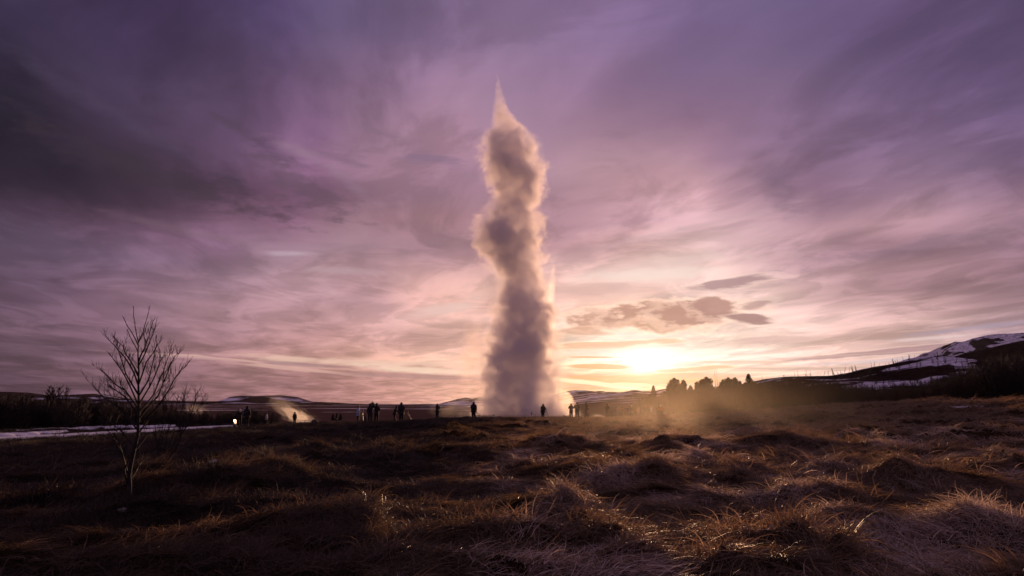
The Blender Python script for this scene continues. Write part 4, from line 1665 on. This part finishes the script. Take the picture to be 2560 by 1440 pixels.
def camera_thing(loc, yaw, label, tele=False):
    root = link('photo_camera', None, loc=loc)
    root.rotation_euler = (0, 0, yaw)
    root.empty_display_size = .1
    tag(root, label, 'camera')
    MB().box((0, 0, 0), (.15, .08, .10)).box((0, 0, .065), (.06, .07, .04)).build('camera_body', M_METAL, root)
    mb = MB()
    mb.tube([(0, .04, 0), (0, .12 if not tele else .26, 0)], [.04, .045], 12)
    mb.build('lens', M_METAL, root, True)
    return root


def tripod(px, top, Y, label, camlabel, yaw=0.0, spread=.5):
    b = foot(px, Y)
    h = P(px, top, Y).z - b.z - .12
    root = link('tripod', None, loc=b)
    root.rotation_euler = (0, 0, yaw)
    root.empty_display_size = .2
    tag(root, label, 'tripod', 'camera tripods')
    for k in range(3):
        a = 2 * math.pi * k / 3 + .5
        f = Vector((math.cos(a), math.sin(a), 0))
        mb = MB()
        mb.tube([f * .05 + Vector((0, 0, h * .88)), f * spread * .6 + Vector((0, 0, h * .4)), f * spread + Vector((0, 0, -.02))], [.022, .018, .012], 6)
        mb.build('leg', M_METAL, root)
    MB().tube([(0, 0, h * .6), (0, 0, h)], [.02, .018], 6).build('centre_column', M_METAL, root)
    MB().box((0, 0, h - .01), (.09, .09, .06)).tube([(0, -.03, h), (0.02, -.22, h - .1)], [.01, .008], 5).build('tripod_head', M_METAL, root)
    camera_thing(b + Vector((0, 0, h + .075)), yaw, camlabel)
    return root


stand_p(600, 1028, 1062, 72, 'person in dark clothes and pale hat by the lit signboard', head='hat', headc=WHITE, arms=('phone', 'phone'), yaw=.3)
stand_p(617, 1021, 1063, 70, 'tall person in a long dark hooded coat beside the signboard', coat=.35, girth=1.15, arms=('down', 'down'))
stand_p(667, 1042, 1062, 74, 'small person in a pale pink jacket walking left of the steam', jacket=PINK, head='hair', yaw=-1.3, step=.15)
stand_p(737, 1037, 1061, 74, 'dark hooded person with backpack standing before the left steam', pack=BLACK, arms=('down', 'down'), yaw=-.2)
stand_p(895, 1019, 1056, 78, 'person in a pale blue jacket facing right at a tripod', jacket=GREYB, head='hair', yaw=-1.45, arms=('front', 'front'), trousers=BLACK, girth=1.1)
stand_p(913, 1041, 1057, 77, 'person crouching low beside the pale blue jacket', crouch=True, arms=('front', 'front'), yaw=-.8)
stand_p(925, 1008, 1056, 76, 'tall dark person left of the raised-arm pair, leaning back', arms=('down', 'high'), lean=-.04, lean_side=.03, girth=1.0, yaw=-.15)
stand_p(941, 1012, 1055, 77, 'dark person with one arm curved overhead holding up a camera', arms=('ring', 'side'), lean_side=.0, coat=.12, girth=1.05)
stand_p(986, 1019, 1052, 79, 'dark person bending right over a camera bag', lean=.35, yaw=-1.4, arms=('front', 'front'), coat=.1, girth=1.1)
stand_p(1003, 1009, 1052, 79, 'bulky dark person in a big hooded jacket beside a tripod', girth=1.3, arms=('side', 'side'), coat=.12, yaw=-.2)
stand_p(1093, 1014, 1049, 83, 'person veiled by drifting steam, arms up to the face', arms=('phone', 'phone'), jacket=BROWN, yaw=-.6)
stand_p(1184, 1010, 1047, 82, 'dark person at a tripod left of the geyser base', arms=('side', 'front'), girth=1.25, yaw=-.15)
stand_p(1357, 1014, 1047, 82, 'photographer with a backpack crouched to a tripod before the geyser', lean=.22, pack=BLACK, arms=('side', 'front'), yaw=-.5, girth=1.15)
stand_p(1428, 1013, 1049, 81, 'long-haired person raising hands to the face, left of the trio', head='hair', hair_long=True, arms=('phone', 'phone'), coat=.1, yaw=.1)
stand_p(1443, 1010, 1049, 81, 'tall broad person in the middle of the trio right of the geyser', head='hair', arms=('side', 'front'), coat=.08, girth=1.12)
stand_p(1466, 1010, 1049, 81, 'person in profile with a shoulder bag, right of the trio', head='hair', hair_long=True, arms=('front', 'down'), yaw=-1.2, jacket=NAVY, step=.12)
stand_p(1518, 1013, 1048, 81, 'dark person photographing alone at the edge of the wood', arms=('phone', 'phone'), yaw=-.3)
CR = 'crowd standing in front of the wood'
stand_p(1541, 1023, 1050, 84, 'person in purple at the left end of the crowd by the wood', jacket=PURP, head='hair', group=CR, yaw=.9)
stand_p(1556, 1022, 1050, 85, 'person in brown with a sunlit face in the crowd by the wood', jacket=BROWN, head='hair', group=CR, yaw=2.2)
stand_p(1571, 1018, 1048, 84, 'person in a lilac jacket beside the white hat', jacket=PURP, head='hair', group=CR, yaw=2.8)
stand_p(1579, 1017, 1048, 83, 'person in a white hat and dark coat in the crowd', head='hat', headc=WHITE, jacket=BROWN, group=CR, yaw=2.4)
stand_p(1596, 1028, 1048, 84, 'child in sand-coloured clothes right of the white hat', jacket=SAND, trousers=SAND, head='hair', group=CR)
stand_p(1614, 1020, 1047, 84, 'person in brown with an orange cap between sand child and white jacket', jacket=BROWN, head='hat', headc=ORNG, group=CR, yaw=1.2)
stand_p(1629, 1019, 1046, 83, 'person in a white and pink jacket, brightest of the crowd', jacket=WHITE, head='hat', headc=SAND, group=CR, yaw=1.5)
stand_p(1645, 1029, 1046, 84, 'shorter person in brown at the right of the crowd', jacket=BROWN, head='hat', headc=SAND, group=CR, yaw=-1.0)
stand_p(1652, 1032, 1045, 83, 'child in a red jacket at the right end of the crowd', jacket=ORNG, head='hat', headc=WHITE, group=CR)

tripod(906, 1027, 77.5, 'small tripod in front of the pale blue jacket', 'camera on the tripod before the pale blue jacket', -1.4, .35)
tripod(1019, 1027, 79, 'wide-legged tripod right of the bulky person', 'camera on the wide-legged tripod', -.2, .5)
tripod(1191, 1022, 82, 'tripod at the hands of the person left of the geyser', 'camera held at the tripod left of the geyser', 0, .4)
tripod(1365, 1022, 82, 'tripod of the photographer with the backpack', 'camera on the backpack photographer tripod', 0, .5)
b = foot(932, 76.5)
camera_thing(Vector((b.x, b.y, P(932, 1010, 76.5).z)), 0, 'camera held overhead between the two tall figures')
b = foot(992, 79)
mb = MB()
mb.box((0, 0, .16), (.42, .26, .30), taper=.85).tube([(-.1, 0, .3), (0, 0, .4), (.1, 0, .3)], [.012] * 3, 5)
tag(mb.build('camera_bag', cloth(*BLACK), None, loc=b + Vector((-.1, -.6, 0))), 'black camera bag at the feet of the bending person', 'bag')

# ------------------------------------------------------------------ information board with a small glossy block for the bright spot beside it
def signboard():
    b = foot(588, 69.5)
    root = link('information_board', None, loc=b)
    root.empty_display_size = .2
    tag(root, 'low slanted information board shining in the sunset by the path', 'signboard')
    zc_ = P(588, 1053.5, 69.5).z - b.z
    # the slanted panel mirrors the sunset towards the camera
    tocam = (Vector((0, 0, CAMZ)) - (b + Vector((0, 0, zc_)))).normalized()
    nrm = (tocam + sd.normalized() + Vector((0, 0, .06))).normalized()
    rot = nrm.to_track_quat('Z', 'Y').to_matrix()
    m, t, out = mat_new('glossy_board')
    bs = t.new('ShaderNodeBsdfPrincipled')
    bs.inputs['Base Color'].default_value = (.55, .50, .42, 1)
    bs.inputs['Roughness'].default_value = .26
    bs.inputs['Specular IOR Level'].default_value = 1.0
    bs.inputs['Metallic'].default_value = .6
    t.l.new(bs.outputs[0], out.inputs['Surface'])
    MB().box((0, 0, zc_), (.75, .32, .03), rot).build('panel', m, root)
    for s_ in (-1, 1):
        MB().tube([(s_ * .12, 0, -.1), (s_ * .12, 0, zc_)], [.03, .03], 6).build('post', M_METAL, root)
    b2 = foot(594, 69)
    mb = MB()
    mb.box((0, 0, .08), (.16, .12, .16), taper=.8)
    o = mb.build('bright_spot_block', m, None, loc=b2)  # block added to give a small bright spot, in the panel's glossy material
    tag(o, 'small glossy block added for the bright spot at the right foot of the information board', 'marker')


signboard()


# ------------------------------------------------------------------ rope fences and marker posts
def rope_fence(posts, Y, label, h=.62, low=True, zoff=0.0):
    b0_ = P(posts[0][0], posts[0][1], Y)
    root = link('rope_fence', None, loc=(0, 0, 0))
    root.location = Vector((b0_.x, b0_.y, Hf(b0_.x, b0_.y)))
    tag(root, label, 'fence')
    off = Vector(root.location)
    tops = []
    for px, py in posts:
        t_ = P(px, py, Y)
        g_ = Hf(t_.x, t_.y)
        MB().tube([Vector((t_.x, t_.y, g_ - .2)) - off, t_ - off], [.02, .018], 6).build('post', M_METAL, root)
        tops.append(t_)
    for a, b in zip(tops[:-1], tops[1:]):
        for lv in ((0, .11), (.35, .02)) if low else ((0, .10),):
            pts = []
            for k in range(9):
                u = k / 8
                p = a.lerp(b, u)
                p.z -= lv[0] + (b - a).length * lv[1] * .35 * 4 * u * (1 - u)
                pts.append(p - off)
            MB().tube(pts, .013, 4).build('rope', M_ROPE, root)
    return root


rope_fence([(1040, 1040), (1105, 1037), (1170, 1036.5), (1249, 1035), (1338, 1036), (1425, 1038)], 87, 'low rope fence strung on thin posts in front of the geyser')
rope_fence([(682, 1052), (702, 1050), (737, 1052), (762, 1051), (792, 1047)], 80, 'low rope fence in front of the left steam vent')
for px, py, lab in [(1233, 1038, 'short marker post with a round knob left of the geyser'), (1329, 1032.5, 'taller marker post with a round knob before the geyser')]:
    t_ = P(px, py, 85)
    g_ = Hf(t_.x, t_.y)
    root = link('marker_post', None, loc=(t_.x, t_.y, g_))
    tag(root, lab, 'marker post')
    MB().tube([(0, 0, -.1), (0, 0, t_.z - g_)], [.015, .015], 6).build('pole', M_METAL, root)
    MB().ball((0, 0, t_.z - g_), .09, 12, 8).build('knob', M_METAL, root, True)


# ------------------------------------------------------------------ geyser column
def lathe_container(prof, pad, n=20):
    V, F = [], []
    for (cx_, z_, r_) in prof:
        for k in range(n):
            a = 2 * math.pi * k / n
            V.append((cx_ + (r_ * pad[0] + pad[1]) * math.cos(a), (r_ * pad[0] + pad[1]) * math.sin(a), z_))
    m_ = len(prof)
    for i in range(m_ - 1):
        for k in range(n):
            k2 = (k + 1) % n
            F.append((i * n + k, i * n + k2, (i + 1) * n + k2, (i + 1) * n + k))
    F.append(tuple(range(n))[::-1])
    F.append(tuple((m_ - 1) * n + k for k in range(n)))
    return V, F


def vol_mat(name, build_density, color=(.95, .94, .95), aniso=.45, step=1.0):
    m, t, out = mat_new(name)
    tcn = t.new('ShaderNodeTexCoord')
    dens = build_density(t, tcn.outputs['Object'])
    pv = t.new('ShaderNodeVolumePrincipled')
    pv.inputs['Color'].default_value = (*color, 1)
    pv.inputs['Anisotropy'].default_value = aniso
    t.put(pv.inputs['Density'], dens)
    t.l.new(pv.outputs[0], out.inputs['Volume'])
    m.cycles.volume_step_rate = step
    return m


GY = 100.0


def column_volume(name, profile_px, Y, label, dens, nscale, namp, soft, aniso, color, ground_y=1052, top_fade=None, pad=(1.25, .5), step=1.0, cat='geyser', lowfade=None):
    pts = sorted([(P(cx, py, Y).x, P(cx, py, Y).z, P(cx + w_, py, Y).x - P(cx, py, Y).x) for py, cx, w_ in profile_px], key=lambda q: q[1])
    bx = pts[0][0]
    bz = Hf(bx, Y) - .3
    pts = [(pts[0][0], bz, pts[0][2])] + [p for p in pts if p[1] > bz + .5]
    zt = pts[-1][1] + .3
    Ht = zt - bz
    prof = [(x - bx, z - bz, w_) for x, z, w_ in pts] + [(pts[-1][0] - bx, Ht, pts[-1][2] * .5)]
    V, F = lathe_container(prof, pad)
    me = mesh_np(name, V, F)
    XR = 12.0
    WR = 10.0
    zs = np.array([p[1] for p in prof]) / Ht
    keep = np.linspace(0, 1, 31)
    cs = np.interp(keep, zs, [p[0] for p in prof])
    ws = np.interp(keep, zs, [p[2] for p in prof])

    def bd(t, v):
        x, y, z = t.sep(v)
        wc = t.noise(v, nscale * .45, 2.0, .5, col=True)
        wv = t.vm('SUBTRACT', wc, (.5, .5, .5))
        v2 = t.vm('ADD', v, t.vm('SCALE', wv, scale=1.6))
        x2, y2, z2 = t.sep(v2)
        zz = t.m('DIVIDE', z, Ht)
        rc = t.ramp(zz, [(float(k), (float(a / XR + .5), float(b / WR), 0)) for k, a, b in zip(keep, cs, ws)])
        sc_ = t.new('ShaderNodeSeparateColor')
        t.put(sc_.inputs[0], rc)
        cx_ = t.m('MULTIPLY', t.m('SUBTRACT', sc_.outputs[0], .5), XR)
        ww = t.m('MAXIMUM', t.m('MULTIPLY', sc_.outputs[1], WR), .05)
        rr = t.vm('LENGTH', t.comb(t.m('SUBTRACT', x2, cx_), y2, 0.0))
        q = t.m('DIVIDE', rr, ww)
        n1 = t.noise(v, nscale, 8.0, .68, .5)
        n2 = t.noise(v, nscale * .8, 4.0, .6, .8)
        n1 = t.m('MULTIPLY', t.m('SUBTRACT', n1, .5), namp)
        e = t.m('ADD', t.m('SUBTRACT', 1.0, q), n1)
        f = t.rng(e, 0.0, soft)
        f = t.m('MULTIPLY', f, t.rng(n2, .35, .62, .35 * dens, 1.35 * dens))
        if top_fade:
            f = t.m('MULTIPLY', f, t.rng(zz, top_fade[0], top_fade[1], 1.0, top_fade[2]))
        if lowfade:
            f = t.m('MULTIPLY', f, t.rng(zz, 0.0, lowfade[0], lowfade[1], 1.0))
        return f
    m = vol_mat(name + '_vapour', bd, color, aniso, step)
    o = link(name, me, m, loc=(bx, Y, bz))
    tag(o, label, cat)
    return o


COLP = [(192, 1244, 2), (205, 1245, 6), (230, 1247, 11), (260, 1249, 18), (290, 1257, 30), (310, 1263, 40), (330, 1268, 55), (350, 1270, 72), (380, 1272, 80), (410, 1277, 84), (440, 1289, 82),
        (470, 1297, 74), (495, 1298, 62), (512, 1291, 62), (530, 1278, 76), (560, 1270, 88), (590, 1265, 98), (620, 1271, 90), (650, 1287, 78), (680, 1300, 68), (700, 1304, 68),
        (750, 1309, 80), (800, 1313, 92), (850, 1309, 102), (900, 1303, 112), (950, 1303, 118), (1000, 1304, 126), (1047, 1306, 150)]
column_volume('geyser_column', COLP, GY, 'tall erupting geyser column of steam and spray above the field edge', 1.1, .42, 2.0, .6, .36, (.93, .90, .93), top_fade=(.72, .98, .35), lowfade=(.25, .6))
column_volume('geyser_jet', [(640, 1384, 3), (670, 1381, 7), (700, 1377, 10), (740, 1372, 14), (790, 1370, 20), (840, 1368, 24), (900, 1368, 20), (940, 1370, 10)], GY - 1.5,
              'thin secondary spray jet rising at the right shoulder of the geyser', .24, .8, 1.2, .6, .6, (.97, .93, .90), top_fade=(.8, 1.0, .5), cat='spray', lowfade=(.3, .2))
column_volume('spray_fan', [(978, 1405, 14), (990, 1412, 22), (1010, 1420, 24), (1030, 1422, 25), (1047, 1418, 30)], GY - .5, 'fan of falling spray at the right foot of the geyser', .35, .9, 1.1, .6, .6, (.97, .92, .88), cat='spray')


def puff(name, px, py, Y, size, rot, label, dens, nscale=1.3, namp=1.7, soft=.7, aniso=.6, color=(.95, .92, .90), grad=0.0):
    bm = bmesh.new()
    bmesh.ops.create_icosphere(bm, subdivisions=3, radius=1.0)
    me = bpy.data.meshes.new(name)
    bm.to_mesh(me)
    bm.free()

    def bd(t, v):
        ln = t.vm('LENGTH', v)
        n1 = t.noise(t.mapping(v, (random.uniform(0, 9), 3, 1), (0, 0, 0), (1, 1, 1.0)), nscale, 5.0, .6, .4)
        e = t.m('ADD', t.m('SUBTRACT', .72, ln), t.m('MULTIPLY', t.m('SUBTRACT', n1, .5), namp))
        f = t.m('MULTIPLY', t.rng(e, 0.0, soft), dens)
        f = t.m('MULTIPLY', f, t.rng(ln, .3, 1.0, 1.0, 0.0))
        if grad:
            x, y, z = t.sep(v)
            f = t.m('MULTIPLY', f, t.rng(x, -1.0, 1.0, grad, 1.0, 'LINEAR'))
        return f
    m = vol_mat(name + '_vapour', bd, color, aniso)
    o = link(name, me, m, loc=P(px, py, Y))
    o.scale = size
    o.rotation_euler = rot
    tag(o, label, 'steam')
    return o


puff('drifting_steam', 1175, 900, GY, (4.6, 3.0, 8.5), (0, .12, 0), 'soft brownish steam drifting off the left side of the geyser', .34, 1.6, 2.6, .8, .4, (.88, .82, .84))
puff('drifting_steam', 1150, 1022, 88, (6.0, 3.0, 3.0), (0, .15, 0), 'pale steam veil around the geyser foot on the left', .08, 1.8, 2.4, .8, .55)
puff('steam_plume', 745, 1042, 84, (4.0, 1.6, 1.4), (0, .45, 0), 'bright ground steam slanting up left from the small vent', .85, 3.2, 3.8, .6, .6, grad=.35)
puff('steam_plume', 706, 1012, 86, (3.6, 1.6, 2.0), (0, .5, 0), 'thin high end of the left ground steam', .12, 2.0, 2.6, .8, .6)
puff('steam_plume', 1500, 1046, 90, (2.0, 1.0, .75), (0, .3, 0), 'small bright puff of ground steam behind the people on the right', .5, 2.6, 2.8, .6, .6)
GLOW_MIST = puff('added_glow_mist', 1740, 1040, 41, (15, 37, 5.4), (0, 0, -.20), 'thin orange-tinted mist added low over the field for a golden glow before the wood', .0015, 1.0, .5, .8, .8, (.97, .84, .68))  # volume added to give the golden flare veil; orange glow partly in its colour
del GLOW_MIST['category']
GLOW_MIST['kind'] = 'stuff'
puff('steam_plume', 490, 1024, 92, (4.0, 1.6, 1.2), (0, .2, 0), 'faint steam beyond the thicket right of the sapling', .14, 1.6, 1.8, .7, .6)

# ------------------------------------------------------------------ air
def haze():
    z0, z1 = -9.0, 190.0
    x0, x1, y0, y1 = -5300, 5300, -900, 5100
    mb = MB()
    mb.box(((x0 + x1) / 2, (y0 + y1) / 2, (z0 + z1) / 2), (x1 - x0, y1 - y0, z1 - z0))
    m, t, out = mat_new('haze_air')
    pv = t.new('ShaderNodeVolumePrincipled')
    pv.inputs['Color'].default_value = (.95, .88, .88, 1)
    pv.inputs['Density'].default_value = HAZE_D
    pv.inputs['Anisotropy'].default_value = .80
    t.l.new(pv.outputs[0], out.inputs['Volume'])
    o = mb.build('haze', m)
    tag(o, 'thin pinkish evening haze over the whole plain', None, None, 'stuff')


HAZE_D = 3.0e-6
haze()
